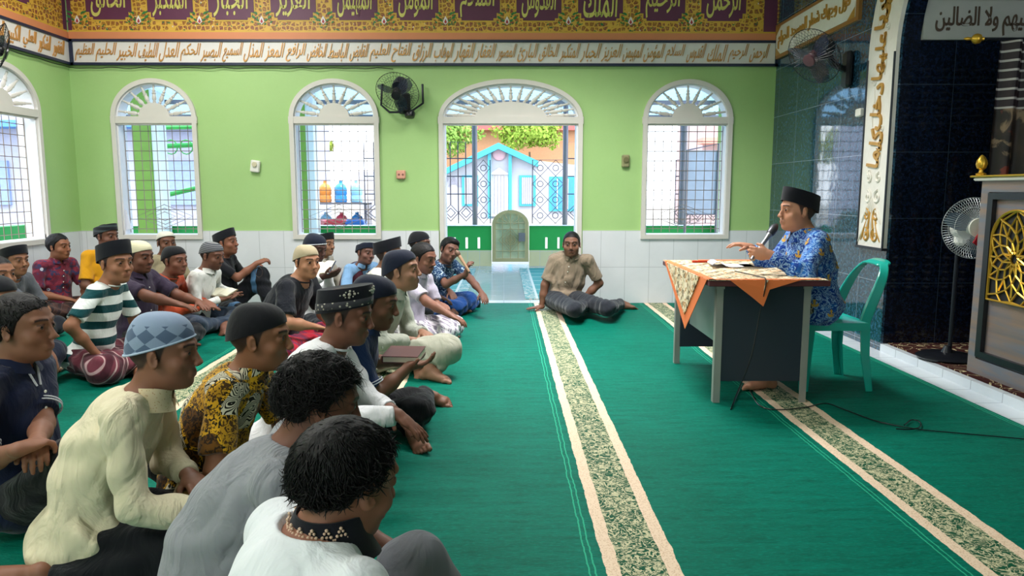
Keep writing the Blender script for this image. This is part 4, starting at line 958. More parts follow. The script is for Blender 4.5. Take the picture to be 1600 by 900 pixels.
# ------------------------------------------------------------------ smooth bodies: distance fields meshed with surface nets
class SDF:
    def __init__(s): s.p = []
    def _add(s, d): s.p.append(d); return s
    def cone(s, a, b, ra, rb, k=.02, op='add', flat_=None, cut=0, ext=0.):
        a = np.asarray(a, float); b = np.asarray(b, float); r = max(ra, rb)
        if ext: b = b+unit(b-a)*ext
        return s._add(dict(t='c', a=a, b=b, ra=ra, rb=rb, k=k, op=op, fl=flat_, cut=cut, lo=np.minimum(a, b)-r, hi=np.maximum(a, b)+r))
    def ell(s, c, r, k=.02, op='add', R=None):
        c = np.asarray(c, float); r = np.asarray(r, float)*np.ones(3); R = np.eye(3) if R is None else np.asarray(R)   # columns = axes
        e = np.sqrt(((R*r)**2).sum(1))
        return s._add(dict(t='e', c=c, r=r, R=R, k=k, op=op, lo=c-e, hi=c+e))
    def fn(s, f, op, k=.004): return s._add(dict(t='f', f=f, k=k, op=op, lo=np.full(3, -1e9), hi=np.full(3, 1e9)))
    @staticmethod
    def ev(d, P):
        if d['t'] == 'c':
            a, b = d['a'], d['b']; ab = b-a; L2 = ab@ab+1e-12; pa = P-a
            tu = (pa@ab)/L2; t = np.clip(tu, 0, 1); q = pa-t[:, None]*ab
            if d['fl'] is not None:
                n_, sc = d['fl']; q = q+np.outer((q@n_)*(sc-1), n_)
            r = np.sqrt((q*q).sum(1))-(d['ra']+(d['rb']-d['ra'])*t)
            if d['cut']: r = np.maximum(r, (tu-1)*math.sqrt(L2))
            return r
        if d['t'] == 'e':
            q = ((P-d['c'])@d['R'])/d['r']; k0 = np.sqrt((q*q).sum(1))+1e-9; k1 = np.sqrt(((q/d['r'])**2).sum(1))+1e-9
            return k0*(k0-1)/k1
        return d['f'](P)
    def field(s, P, lo=None, hi=None, disp=None):
        F = np.full(len(P), .5)
        for d in s.p:
            if lo is not None:
                m = d['k']+.012
                if (d['lo']-m > hi).any() or (d['hi']+m < lo).any(): continue
            v = s.ev(d, P); k = d['k']
            if d['op'] == 'add':
                h = np.maximum(k-np.abs(F-v), 0)/k; F = np.minimum(F, v)-h*h*k*.25
            else:
                v = -v if d['op'] == 'sub' else v
                h = np.maximum(k-np.abs(F-v), 0)/k; F = np.maximum(F, v)+h*h*k*.25
        if disp is not None: F = F+disp(P)
        return F
    def mesh(s, h, disp=None, dmax=.0):
        ad = [d for d in s.p if d['op'] == 'add']
        lo = np.min([d['lo'] for d in ad], 0)-.02; hi = np.max([d['hi'] for d in ad], 0)+.02
        B = 20; bs = B*h; nb = np.ceil((hi-lo)/bs).astype(int)
        ii = np.stack(np.meshgrid(*[np.arange(n) for n in nb], indexing='ij'), -1).reshape(-1, 3)
        C = lo+(ii+.5)*bs; Fc = s.field(C); rad = bs*.87*1.25+dmax+.012
        ii = ii[np.abs(Fc) < rad]
        dims = nb*B+2; mul = np.array([dims[1]*dims[2], dims[2], 1], np.int64)
        g = np.stack(np.meshgrid(*[np.arange(B+1)]*3, indexing='ij'), -1).reshape(-1, 3)
        gP = g*h; IDS = []; VS = []; Q = []
        off8 = [(a, b, c) for a in (0, 1) for b in (0, 1) for c in (0, 1)]
        for i0 in ii:
            o = lo+i0*bs; P = gP+o
            F = s.field(P, o, o+bs+h, disp); F3 = F.reshape(B+1, B+1, B+1); S = F3 < 0
            if S.all() or not S.any(): continue
            n = np.zeros((B, B, B), np.int8)
            for a, b, c in off8: n += S[a:B+a, b:B+b, c:B+c]
            act = np.argwhere((n > 0) & (n < 8))
            if len(act):
                cor = np.stack([F3[act[:, 0]+a, act[:, 1]+b, act[:, 2]+c] for a, b, c in off8], 1)
                pos = np.zeros((len(act), 3)); cnt = np.zeros(len(act))
                for e0 in range(8):
                    for bit in (4, 2, 1):
                        if e0 & bit: continue
                        e1 = e0 | bit; f0, f1 = cor[:, e0], cor[:, e1]; m = (f0 < 0) != (f1 < 0)
                        t = np.where(m, f0/np.where(m, f0-f1, 1), 0)
                        p = np.tile(np.array(off8[e0], float), (len(act), 1)); ax = {4: 0, 2: 1, 1: 2}[bit]; p[:, ax] += t
                        pos += p*m[:, None]; cnt += m
                pos /= cnt[:, None]
                gi = act+i0*B; IDS.append(gi@mul); VS.append(lo+(gi+pos)*h)
            for ax in range(3):
                s0 = S[:-1] if ax == 0 else (S[:, :-1] if ax == 1 else S[:, :, :-1]); s1 = S[1:] if ax == 0 else (S[:, 1:] if ax == 1 else S[:, :, 1:])
                e = np.argwhere(s0 != s1)
                if not len(e): continue
                o1, o2 = [a for a in range(3) if a != ax]
                e = e[(e[:, o1] < B) & (e[:, o2] < B) & (e[:, ax] < B)]
                if not len(e): continue
                sg = S[e[:, 0], e[:, 1], e[:, 2]]; ge = e+i0*B
                ge = ge[:, :]; u = np.zeros(3, int); v = np.zeros(3, int); u[o1] = 1; v[o2] = 1
                q = np.stack([(ge-u-v)@mul, (ge-v)@mul, ge@mul, (ge-u)@mul], 1)
                if ax == 1: sg = ~sg
                q[~sg] = q[~sg][:, ::-1]; Q.append(q)
        ids = np.concatenate(IDS); V = np.concatenate(VS); Q = np.concatenate(Q)
        order = np.argsort(ids); ids = ids[order]; V = V[order]
        k = np.searchsorted(ids, Q); k = np.clip(k, 0, len(ids)-1); ok = (ids[k] == Q).all(1)
        return V, k[ok]
def sdf_build(s, name, mat, parent, h, disp=None, dmax=0., colfn=None, relax=1):
    V, Q = s.mesh(h, disp, dmax)
    for _ in range(relax):   # light smoothing
        acc = np.zeros_like(V); cnt = np.zeros(len(V))
        for a, b in ((0, 1), (1, 2), (2, 3), (3, 0)):
            np.add.at(acc, Q[:, a], V[Q[:, b]]); np.add.at(cnt, Q[:, a], 1)
        m = cnt > 0; V[m] = V[m]*.5+.5*acc[m]/cnt[m][:, None]
    me = bpy.data.meshes.new(name)
    me.vertices.add(len(V)); me.vertices.foreach_set('co', V.astype(np.float32).ravel())
    me.loops.add(len(Q)*4); me.loops.foreach_set('vertex_index', Q.astype(np.int32).ravel())
    me.polygons.add(len(Q)); me.polygons.foreach_set('loop_start', np.arange(0, len(Q)*4, 4, dtype=np.int32)); me.polygons.foreach_set('loop_total', np.full(len(Q), 4, np.int32))
    me.polygons.foreach_set('use_smooth', np.ones(len(Q), bool))
    me.materials.append(mat); me.update(calc_edges=True)
    if colfn is not None:
        c = np.ones((len(V), 4), np.float32); c[:, :3] = colfn(V)
        a = me.color_attributes.new('Col', 'FLOAT_COLOR', 'POINT'); a.data.foreach_set('color', c.ravel())
    o = bpy.data.objects.new(name, me); COL.objects.link(o); o.parent = parent
    return o

# ------------------------------------------------------------------ skin, hair, cloth
def skin_mat():
    n = N('skin', .55, spec=.35); c = n.attr('Col'); f = n.noise(30, 3)
    n.color(n.mix(n.math('MULTIPLY', f, .22), c, n.mix(.5, c, rgb('5a2a1c')))); n.b.inputs['Subsurface Weight'].default_value = .08
    n.b.inputs['Subsurface Radius'].default_value = (.02, .008, .004); n.bump(n.noise(220, 2), .08, .002); return n.m
M_SKIN = skin_mat()
def hair_mat():
    n = N('black_hair', .55, spec=.25); f = n.noise(90, 3, .6, n.map((1, 1, .3)))
    n.color(n.mix(f, rgb('060506'), rgb('131012'))); n.bump(n.noise(140, 3), .5, .006); return n.m
M_HAIR = hair_mat()
M_SCL = flat('eye_white', 'b5aaa2', .35); M_IRIS = flat('dark_iris', '150d0a', .15)
def cloth_mat(name, c, pat=None, rough=.85, wr=.35):
    n = N(name, rough, spec=.15); n.b.inputs['Sheen Weight'].default_value = .15
    col = rgb(c); f = n.noise(6, 3); base = n.mix(f, tuple(x*.9 for x in col), tuple(min(1, x*1.06) for x in col))
    if pat: base = pat(n, base)
    n.color(base)
    b = n.bump(n.noise(7, 4, .5, n.map((1.2, 1.2, .5)), 1.2), min(1, wr*1.5), .05); n.bump(n.noise(260, 1), .15, .002, b)
    return n.m
def p_stripes(n, base):
    z = n.math('ADD', n.sep()[2], n.math('MULTIPLY', n.sep()[1], .12)); s = n.math('LESS_THAN', n.math('FRACT', n.math('DIVIDE', z, .115)), .47); return n.mix(s, rgb('e4e8e6'), rgb('0d4348'))
def p_plaid(a, b, sc=9, line='d8b8b8', l2w=1.):
    def f(n, base):
        v = n.map((1, 1, 1), (.3, .5, .4)); s = n.sep(v); l1 = n.math('LESS_THAN', n.math('FRACT', n.math('MULTIPLY', s[0], sc*2.2)), .14); l2 = n.math('LESS_THAN', n.math('FRACT', n.math('MULTIPLY', s[2], sc*2.6)), .16)
        c = n.mix(n.step(n.wave(sc*.6, v, 1.5), .4, .6), rgb(a), rgb(b)); return n.mix(n.math('MULTIPLY', n.math('MAXIMUM', l1, n.math('MULTIPLY', l2, l2w)), .75), c, rgb(line))
    return f
def p_batik_blue(n, base):
    e = n.step(n.vor(34, out='Distance', feature='DISTANCE_TO_EDGE'), .09, .05); w = n.step(n.noise(26, 2, dist=2), .52, .56)
    return n.mix(n.math('MULTIPLY', e, w), rgb('1d3a5c'), rgb('b9cddc'))
def p_korpri(n, base):
    a = n.step(n.math('ABSOLUTE', n.math('SUBTRACT', n.noise(24, 3, dist=2.0), .5)), .05, .03); b = n.step(n.noise(13, 3, dist=1.2), .52, .62)
    c = n.mix(b, rgb('103a8c'), rgb('2263b4')); c = n.mix(n.math('MULTIPLY', a, .75), c, rgb('9cc4ea')); return c
def p_brown(n, base):
    cell = n.n('ShaderNodeTexVoronoi'); n.put(cell.inputs['Vector'], n.map((1, 1, 1), (.4, .2, .1))); cell.inputs['Scale'].default_value = 8.5
    cs = n.n('ShaderNodeSeparateColor'); n.put(cs.inputs[0], cell.outputs['Color'])
    dots = n.step(n.noise(60, 2, dist=1.5), .5, .54); lines = n.math('LESS_THAN', n.math('FRACT', n.math('MULTIPLY', n.math('ADD', n.noise(9, 1, dist=1), n.math('MULTIPLY', n.sep()[0], 1.2)), 22)), .45)
    whitep = n.mix(lines, rgb('dcd5bd'), rgb('1c1a12')); yel = n.mix(dots, rgb('b98a1e'), rgb('4a3210')); brn = n.mix(n.step(n.noise(40, 3, dist=2), .45, .55), rgb('6a4514'), rgb('2c2114'))
    c = n.mix(n.math('GREATER_THAN', cs.outputs[0], .4), whitep, brn); c = n.mix(n.math('GREATER_THAN', cs.outputs[1], .6), c, yel)
    rim = n.math('LESS_THAN', n.vor(8.5, n.map((1, 1, 1), (.4, .2, .1)), 'DISTANCE_TO_EDGE'), .05); return n.mix(rim, c, n.mix(dots, rgb('d9a521'), rgb('1e1a10')))
def p_maroon(n, base):
    c = n.mix(n.step(n.noise(11, 3, dist=1.5), .4, .6), rgb('5d2438'), rgb('8a3346')); c = n.mix(n.step(n.noise(16, 2, dist=1, vec=n.map(loc=(3, 1, 2))), .55, .6), c, rgb('3c3a5c'))
    d = n.vor(9); return n.mix(n.step(d, .17, .13), c, n.mix(n.step(d, .08, .06), rgb('c9c9d8'), rgb('4a5a80')))
def p_kopiah(n, base):
    v = n.map((1, 1, 1), (0, 0, .6)); ch = n.n('ShaderNodeTexChecker'); 
    gr = n.n('ShaderNodeTexGradient', gradient_type='RADIAL'); n.put(gr.inputs[0], n.map((1, 1, 1), loc=(0, .01, 0)))
    cb = n.n('ShaderNodeCombineXYZ'); n.put(cb.inputs[0], n.math('MULTIPLY', gr.outputs[0], 16)); n.put(cb.inputs[1], n.math('MULTIPLY', n.sep()[2], 21))
    n.put(ch.inputs['Vector'], n.map((.5, 1, 1), (0, 0, .785), src=cb.outputs[0])); ch.inputs['Scale'].default_value = 1.5
    f = n.math('MULTIPLY', ch.outputs['Fac'], n.math('LESS_THAN', n.sep()[2], .098)); fine = n.math('LESS_THAN', n.math('FRACT', n.math('MULTIPLY', n.sep()[2], 300)), .35)
    return n.mix(f, rgb('8494ad'), n.mix(fine, rgb('465670'), rgb('64758f')))
def p_lines(a, b, sc, axis=2):
    return lambda n, base: n.mix(n.math('LESS_THAN', n.math('FRACT', n.math('MULTIPLY', n.sep()[axis], sc)), .4), rgb(a), rgb(b))

# ------------------------------------------------------------------ anatomy
def ik(S, T, l1, l2, pole):
    S = np.asarray(S, float); T = np.asarray(T, float); d = T-S; L = np.linalg.norm(d); mx = (l1+l2)*.995
    if L > mx: d = d/L*mx; T = S+d; L = mx
    a = (l1*l1-l2*l2+L*L)/(2*L); hgt = math.sqrt(max(0, l1*l1-a*a)); u = d/L; p = np.asarray(pole, float); p = unit(p-u*(p@u))
    return S+u*a+p*hgt, T
def hand(s, Wp, d, n_, side, curl=.5, spread=1., sc=1., k=.004, rs=1.):
    """Wp wrist, d finger direction, n_ palm normal, side +1 right / -1 left"""
    d = unit(d); n_ = unit(np.asarray(n_, float)-d*(np.asarray(n_, float)@d)); th = np.cross(d, n_)*side; lat = -th   # lat points to the little finger
    pc = Wp+d*.047*sc
    s.ell(pc, np.array((.041, .05, .0165))*sc, .014, R=np.stack([lat, d, n_], 1)); s.cone(Wp-d*.01, Wp+d*.03*sc, .024*sc, .024*sc, .02, flat_=(n_, 1.35))
    def rot(v, a): return v*math.cos(a)+n_*math.sin(a) if True else v
    for i, (o, L) in enumerate(((-.029, .068), (-.010, .077), (.010, .072), (.027, .056))):
        p = Wp+d*(.085-.004*abs(i-1.2))*sc+lat*o*sc; dir_ = unit(d+lat*o*2.6*spread); ang = 0
        for j, f in enumerate((.45, .31, .26)):
            ang += curl*(.55, .75, .5)[j]+(.03*i if curl > .1 else 0); dd = dir_*math.cos(ang)+n_*math.sin(ang)
            q = p+dd*L*f*sc; s.cone(p, q, (.0098-.0009*j)*sc*rs, (.0092-.0011*j)*sc*rs, k); p = q
    p = Wp+d*.028*sc+th*.026*sc+n_*.006; dd = unit(d*.75+th*.75+n_*.25)
    q = p+dd*.036*sc; s.cone(p-dd*.01, q, .0135*sc, .0112*sc, .008); dd2 = unit(d*.9+th*(.45-.3*curl)+n_*(.3+.6*curl)); s.cone(q, q+dd2*.03*sc, .0105*sc, .0088*sc, .004)
def foot(s, A, t, m, side, sc=1.):
    """A ankle, t toe direction, m sole direction"""
    t = unit(t); m = unit(np.asarray(m, float)-t*(np.asarray(m, float)@t)); lat = np.cross(t, m)*side
    H = A-t*.035*sc+m*.035*sc; Bp = A+t*.115*sc+m*.045*sc
    s.ell(H, (.031*sc, .030*sc, .033*sc), .02); s.cone(A, A+t*.06*sc+m*.02*sc, .034*sc, .032*sc, .02)
    for o, r in ((-.020, .027), (.0, .025), (.022, .022)): s.cone(A+t*.03*sc+m*.028*sc+lat*o*.5*sc, Bp+lat*o*sc+m*(.024-r)*sc, .030*sc, r*.86*sc, .012)
    s.cone(H, Bp, .025*sc, .018*sc, .02)
    for i, (o, L, r) in enumerate(((-.034, .046, .0140), (-.013, .043, .0100), (.005, .037, .0095), (.021, .031, .009), (.036, .024, .0088))):
        p = Bp+lat*o*sc+t*(.006-.003*i)*sc+m*.004*sc; q = p+t*L*.6*sc-m*.004*sc; s.cone(p, q, r*sc, r*.9*sc, .003); s.cone(q, p+t*L*sc+m*.004*sc, r*.92*sc, r*.95*sc, .003)
HC = dict(c=(0, -.012, .028), r=(.0765, .098, .086))
def head_sdf(s, hp, R, sc, o):
    """hp: function local->person space"""
    E = lambda c, r, k=.015, op='add', Rl=None: s.ell(hp(*c), np.array(r)*sc, k*sc, op, R=R if Rl is None else R@Rl)
    Cc = lambda a, b, ra, rb, k=.008, op='add': s.cone(hp(*a), hp(*b), ra*sc, rb*sc, k*sc, op)
    E(HC['c'], HC['r']); E((0, .038, .046), (.052, .045, .040), .03); fat = o.get('fat', 1.)
    E((0, .028, -.042), (.060*fat, .064, .066), .03); E((0, .062, -.090), (.027*fat, .026, .021), .02); E((0, .015, -.075), (.052*fat, .05, .032), .03)
    for x in (-1, 1):
        E((x*.042*fat, .058, -.028), (.024, .022, .022), .02); Cc((x*.012, .090, .030), (x*.046, .074, .034), .0105, .010, .012)
        E((x*.033, .1030, .010), (.0185, .014, .0095), .016, 'sub'); E((x*.031, .0785, .008), (.0155, .0155, .0135), .007)
        E((x*.031, .0975, .0080), (.0130, .0125, .0042), .002, 'sub')
        E((x*.0805, -.004, -.004), (.0085, .0195, .031), .006, Rl=rotm('Z', -x*22)@rotm('X', 10)); E((x*.088, .004, -.002), (.006, .010, .018), .004, 'sub')
        E((x*.0115, .1045, -.030), (.0085, .010, .0075), .005)
    Cc((0, .092, .012), (0, .1065, -.022), .0075, .0108, .012); E((0, .109, -.0265), (.0108, .0095, .0085), .006)
    Cc((-.018, .0890, -.0575), (.018, .0890, -.0575), .0055, .0055, .010); Cc((0, .0935, -.0562), (0, .0938, -.0562), .0058, .0058, .008); Cc((-.015, .0885, -.0680), (.015, .0885, -.0680), .0066, .0066, .008)
    Cc((-.024, .0985, -.0626), (.024, .0985, -.0626), .0022, .0022, .003, 'sub')
def zline(y, bald=0):
    return np.interp(y, [-.13, -.08, -.045, -.02, .012, .03, .05, .07, .10], [-.055, -.06, -.045, -.01, -.022, .03, .055, .068, .075])+bald
def skin_color(hpinv, o):
    sk = np.array(rgb(o.get('skin', '8d5f45')))*1.12; hairc = np.array(rgb('161214')); lip = sk*np.array((.72, .50, .50)); lipc = sk*.5+np.array(rgb('6e3b35'))*.5
    def f(V):
        L = hpinv(V); x, y, z = L[:, 0], L[:, 1], L[:, 2]; ax = np.abs(x); c = np.tile(sk, (len(V), 1))
        near = (np.abs(z) < .16) & (ax < .12) & (np.abs(y) < .15)
        def blend(m, col):
            m = np.clip(m, 0, 1)[:, None]*near[:, None]; c[:] = c*(1-m)+np.array(col)*m
        # lips
        blend(1.4*(1-((x/.024)**2+((z+.063)/.0115)**2))*(y > .085), lipc)
        # brows
        zb = .034+.10*(ax-.02)-2.2*np.maximum(0, ax-.036)**1.0*.12; blend((1.5-np.abs(z-zb)/.0042)*(ax > .012)*(ax < .053)*(y > .06)*.9, hairc)
        if o.get('mous'): blend((1.5-np.abs(z+.046+.25*np.maximum(ax-.008, 0))/.0055)*(ax < .030)*(y > .07)*o['mous'], hairc)
        if o.get('beard'): blend(((z < -.055-.0*ax)*(y > .02)*(1-np.clip(1.2*(1-((x/.026)**2+((z+.063)/.013)**2)), 0, 1)))*o['beard']*np.clip((-.05-z)/.03, 0, 1), hairc)
        # lashes
        blend((1.3-np.abs(z-.0165)/.003)*(ax > .015)*(ax < .048)*(y > .078)*.7, hairc)
        # close-cropped hair
        zl = zline(y, 0); blend(np.clip((z-zl)/.012, 0, 1)*(ax < .0775)*o.get('crop', .93), hairc)
        return c
    return f
def songkok(root, hp, R, sc, mat, h=.078, tilt=0., trim=None, low=.0, emb=None):
    rows = []; n = 48
    base = []
    prof = [(1.0, 0), (1.012, .004), (1.0, .5), (.985, .97), (.97, 1.0), (.90, .985), (.5, .93), (.02, .91)]
    for s_, t in prof:
        row = []
        for i in range(n):
            a = 2*PI*i/n; rx, ry = .0835*s_, .111*s_; x = rx*math.copysign(abs(math.cos(a))**.92, math.cos(a)); y = ry*math.copysign(abs(math.sin(a))**.95, math.sin(a))-.012
            z0 = .034+.32*y-low; z = z0+h*t-.06*y*t+(.012*math.cos(2*a+PI)*(-1))*0*t; row.append(hp(x, y-tilt*t*h, z))
        rows.append(row)
    o_ = G().grid(rows, True).build('songkok', mat, root, True, 50)
    if trim:
        rr = []
        for t, q in ((.10, 1.004), (.12, 1.022), (.40, 1.016), (.42, 1.0)):
            rr.append([hp(.0845*q*math.copysign(abs(math.cos(2*PI*i/n))**.92, math.cos(2*PI*i/n)), .111*q*math.copysign(abs(math.sin(2*PI*i/n))**.95, math.sin(2*PI*i/n))-.012-tilt*t*h, .034+.32*(.106*q*math.sin(2*PI*i/n)-.012)-low+h*t-.06*t*(.106*q*math.sin(2*PI*i/n)-.012)) for i in range(n)])
        G().grid(rr, True).build('embroidered_band', trim, o_, True, 60)
    if emb:
        for a0 in (PI*.12, PI*1.08, PI*.5):
            g = G(); nrm = None
            for (du, dv, r) in [(0, 0, .009), (.016, 0, .007), (-.016, 0, .007), (0, .013, .006), (0, -.012, .006), (.028, .0, .004), (-.028, 0, .004), (.012, .010, .004), (-.012, .010, .004), (.012, -.01, .004), (-.012, -.01, .004)]:
                a = a0+du/.09; x = .0845*1.008*math.copysign(abs(math.cos(a))**.92, math.cos(a)); y = .111*1.008*math.copysign(abs(math.sin(a))**.95, math.sin(a))-.012
                g.sph(hp(x, y-tilt*.65*h, .034+.32*y-low+h*.70-.042*y+dv), r*sc*np.array((.8, .8, .8)), 6, 4)
            g.build('embroidery', emb, o_, True)
    return o_
def skullcap(root, hp, R, sc, mat, top=.128, rim=.030, slope=.34, rimmat=None, name='skull_cap'):
    rows = []; n = 48
    for j in range(15):
        t = j/14; ph = t*PI/2
        row = []
        for i in range(n):
            a = 2*PI*i/n; q = math.cos(ph)**.62 if t < 1 else .0; rx, ry = .0838*max(q, .01), .1055*max(q, .01)
            x = rx*math.cos(a); y = ry*math.sin(a)-.012; z0 = rim+slope*y; z = z0+(top-z0)*math.sin(ph)**1.05; row.append(hp(x, y, z))
        rows.append(row)
    rows.insert(0, [tuple(np.array(rows[0][i])*1.0+(np.array(hp(0, -.012, .03))-np.array(rows[0][i]))*.05) for i in range(n)])
    o_ = G().grid(rows, True).build(name, mat, root, True, 80)
    if rimmat: 
        g = G(); g.tube([hp(.0845*math.cos(2*PI*i/n), .1065*math.sin(2*PI*i/n)-.012, rim+.004+slope*(.1065*math.sin(2*PI*i/n)-.012)) for i in range(n)], .0035*sc, 6, True); g.build('rim', rimmat, o_, True)
    return o_
NP = 0; TIMES = []
def person(u=None, v=None, hz=.70, pos=None, face=0., hyaw=None, hpit=0., hroll=0., label='', cat='person', o=None, **K):
    """u,v head centre in the picture at height hz; face: heading in degrees, 0 = +X, 90 = +Y"""
    global NP
    NP += 1; o = o or {}; sc = K.get('sc', 1.)
    Hw = np.array(pos, float) if pos is not None else atZ(u, v, hz)
    depth = Hw[1]; h = float(np.clip(.0030+.00042*depth, .0032, .0056)); hcl = h*1.35
    pz = K.get('pz', .12); L = .60*sc; dz = Hw[2]-pz; lean = K.get('lean', math.sqrt(max(.0009, L*L-dz*dz)) if dz < L else .03)
    side = K.get('sideLean', 0.)
    fd = np.array((math.cos(math.radians(face)), math.sin(math.radians(face)))); rt = np.array((fd[1], -fd[0]))
    base = Hw[:2]-fd*lean-rt*side
    rz = math.radians(face-90)
    root = thing('person', label, cat, (base[0], base[1], 0), rz)
    ca, sa = math.cos(-rz), math.sin(-rz)
    def loc(p):
        p = np.asarray(p, float); d = p[:2]-base; return np.array((ca*d[0]-sa*d[1], sa*d[0]+ca*d[1], p[2]))
    H = np.array((side, lean, Hw[2])); P0 = np.array((0, 0, pz))
    hy = math.radians((hyaw if hyaw is not None else face)-face)
    R = np.array(Matrix.Rotation(hy, 3, 'Z')@Matrix.Rotation(math.radians(-hpit), 3, 'X')@Matrix.Rotation(math.radians(hroll), 3, 'Y'))
    hs_ = sc*K.get('hs', 1.04)
    hp = lambda x, y, z: H+R@(np.array((x, y, z))*hs_)
    hpinv = lambda V: ((V-H)@R)/hs_
    nk = K.get('nk', (0, 0)); NB = H+np.array((nk[0], -.055*sc+nk[1], K.get('nz', -.122)*sc)); 
    up = unit(NB-P0); back = K.get('hunch', .05)
    Cm = (P0+NB)/2+np.array((0, -back, 0)); bz = lambda t: (1-t)**2*P0+2*t*(1-t)*Cm+t*t*NB
    tw = math.radians(K.get('twist', 0)); sd = np.array((math.cos(tw), math.sin(tw), K.get('shroll', 0.)))
    W = K.get('build', 1.)*sc
    Sc_ = bz(.915)+np.array((0, .0, -.010)); SR, SL = Sc_+sd*.158*W, Sc_-sd*.158*W
    frw = np.array((-sd[1], sd[0], 0)); ch = bz(.68); be = bz(.32)
    Rt = np.stack([unit(sd), unit(np.cross(unit(bz(.8)-bz(.5)), unit(sd))), unit(bz(.8)-bz(.5))], 1)
    # arms
    def tgt(key, df):
        q = K.get(key, df)
        if isinstance(q, tuple) and len(q) == 4: return loc(atY(q[1], q[2], q[3])) if q[0] == 'Y' else loc(atZ(q[1], q[2], q[3]))
        return np.array(q, float)
    arms = []
    for sg, S, key in ((1, SR, 'R'), (-1, SL, 'L')):
        T = tgt('hand'+key, (sg*.10, lean+.17, .23)); pole = np.array(K.get('pole'+key, (sg*.7, -.35, -.65)), float)
        E_, T = ik(S, T, .275*sc, .235*sc, pole); fa = unit(T-E_)
        hd = np.array(K.get('hd'+key, tuple(fa+np.array((-sg*.35, .25, -.15)))), float); hn = np.array(K.get('hn'+key, (0, 0, -1.)), float)
        arms.append((sg, S, E_, T, hd, hn, K.get('curl'+key, K.get('curl', .35))))
    # legs
    pose = K.get('legs', 'cross')
    hipR, hipL = np.array((.09*W, .01, pz+.0)), np.array((-.09*W, .01, pz))
    if pose == 'cross': LG = [(1, hipR, (.31, .25, .10), (-.06, .27, .065), (-1, .25, -.05), (0, .5, -1)), (-1, hipL, (-.31, .25, .10), (.07, .36, .06), (1, .2, -.05), (.0, .5, -1))]
    elif pose == 'kneeupR': LG = [(1, hipR, (.16, .26, .40), (.14, .42, .08), (.15, 1, -.05), (0, 0, -1)), (-1, hipL, (-.30, .25, .10), (.05, .33, .06), (1, .2, 0), (0, .5, -1))]
    elif pose == 'kneeupL': LG = [(-1, hipL, (-.16, .26, .40), (-.14, .42, .08), (-.15, 1, -.05), (0, 0, -1)), (1, hipR, (.30, .25, .10), (-.05, .33, .06), (-1, .2, 0), (0, .5, -1))]
    elif pose == 'chair': LG = [(1, hipR, (.13, .42, pz-.02), (.12, .40, .07), (.1, 1, -.02), (0, 0, -1)), (-1, hipL, (-.13, .42, pz-.02), (-.10, .30, .07), (-.1, 1, -.02), (0, 0, -1))]
    else: LG = pose(hipR, hipL, loc)
    LG = [list(l) for l in LG]
    for l in LG:
        for q in (2, 3):
            if isinstance(l[q], tuple) and len(l[q]) == 4: l[q] = loc(atZ(l[q][1], l[q][2], l[q][3]))
            l[q] = np.array(l[q], float)*(np.array((sc, sc, 1)) if q < 4 else 1)
    top = K.get('top', ('tee', 'short', None, 'fff')); bot = K.get('bottom', ('trousers', None))
    # ---- body
    s = SDF()
    s.cone(NB-up*.03, hp(0, -.022, -.055), .056*W, .054*hs_, .03)
    s.cone(bz(.62), NB-up*.045, .095*W, .05, .05); s.cone(SR*.75+SL*.25, SR*.25+SL*.75, .045, .045, .05)
    s.ell(ch, np.array((.125, .085, .14))*W, .05, R=Rt); s.ell(be, np.array((.11, .08, .13))*W, .05); s.ell(P0, np.array((.12, .09, .075))*W, .05)
    for sg, S, E_, T, hd, hn, cu in arms:
        af = .78 if K.get('top', ('tee', 'short'))[1] == 'long' else 1.; s.cone(S, E_, .038*W*af, .0375*W*af, .02); s.cone(E_, E_*.55+T*.45, .0385*W*af, .036*W*af, .02); s.cone(E_*.55+T*.45, T, .036*W*af, .0235*sc, .02)
    for sg, hip, kn, an, td, sm in LG:
        s.cone(hip, kn, .058*sc, .045*sc, .02); s.cone(kn, an, .044*sc, .030*sc, .02)
    head_sdf(s, hp, R, hs_, o)
    for sg, S, E_, T, hd, hn, cu in arms:
        if K.get('nohand'+('R' if sg > 0 else 'L')): continue
        hand(s, T, hd, hn, sg, cu, K.get('spread', 1.), sc, k=min(.004, h), rs=1.0 if h < .005 else 1.08)
    for sg, hip, kn, an, td, sm in LG: foot(s, an, np.array(td, float), np.array(sm, float), sg, sc)
    sdf_build(s, 'body', M_SKIN, root, h, colfn=skin_color(hpinv, o), relax=1)
    for sx in (-1, 1):
        g = G().sph((0, 0, 0), .0122*hs_, 14, 10); c = hp(sx*.031, .0805, .0080); fwd = R@np.array((sx*.12+math.sin(math.radians(o.get('gaze', 0))), 1, 0.)); fwd = unit(fwd)
        mi = []
        for f in g.f:
            m = np.mean([g.v[i] for i in f], 0); mi.append(1 if unit(m)@fwd > .66 else 0)
        g.mi = mi; g.v = [tuple(np.array(p)+c) for p in g.v]; g.build('eye', [M_SCL, M_IRIS], root, True)
    # ---- hair
    if o.get('hair'):
        th_, mess, cap_ = o['hair']   # thickness, messiness
        s = SDF(); s.ell(hp(HC['c'][0], HC['c'][1]-.002, HC['c'][2]+.004), (np.array(HC['r'])+np.array((th_*.75, th_*.9, th_)))*hs_, .01, R=R)
        if o.get('quiff'): s.ell(hp(.0, .05, .092), np.array((.055, .04, .03))*hs_, .02, R=R)
        def cutf(Pp):
            L_ = hpinv(Pp); e = .009*np.sin(L_[:, 0]*110+1)*np.sin(L_[:, 2]*60) if mess > .3 else 0
            return (zline(L_[:, 1])+.004+e-L_[:, 2]+.6*np.maximum(0, np.abs(L_[:, 0])-.066)*(L_[:, 2] < .02))*hs_*.6
        s.fn(cutf, 'int', .006)
        rg = np.random.RandomState(NP); ph = rg.rand(9)*6
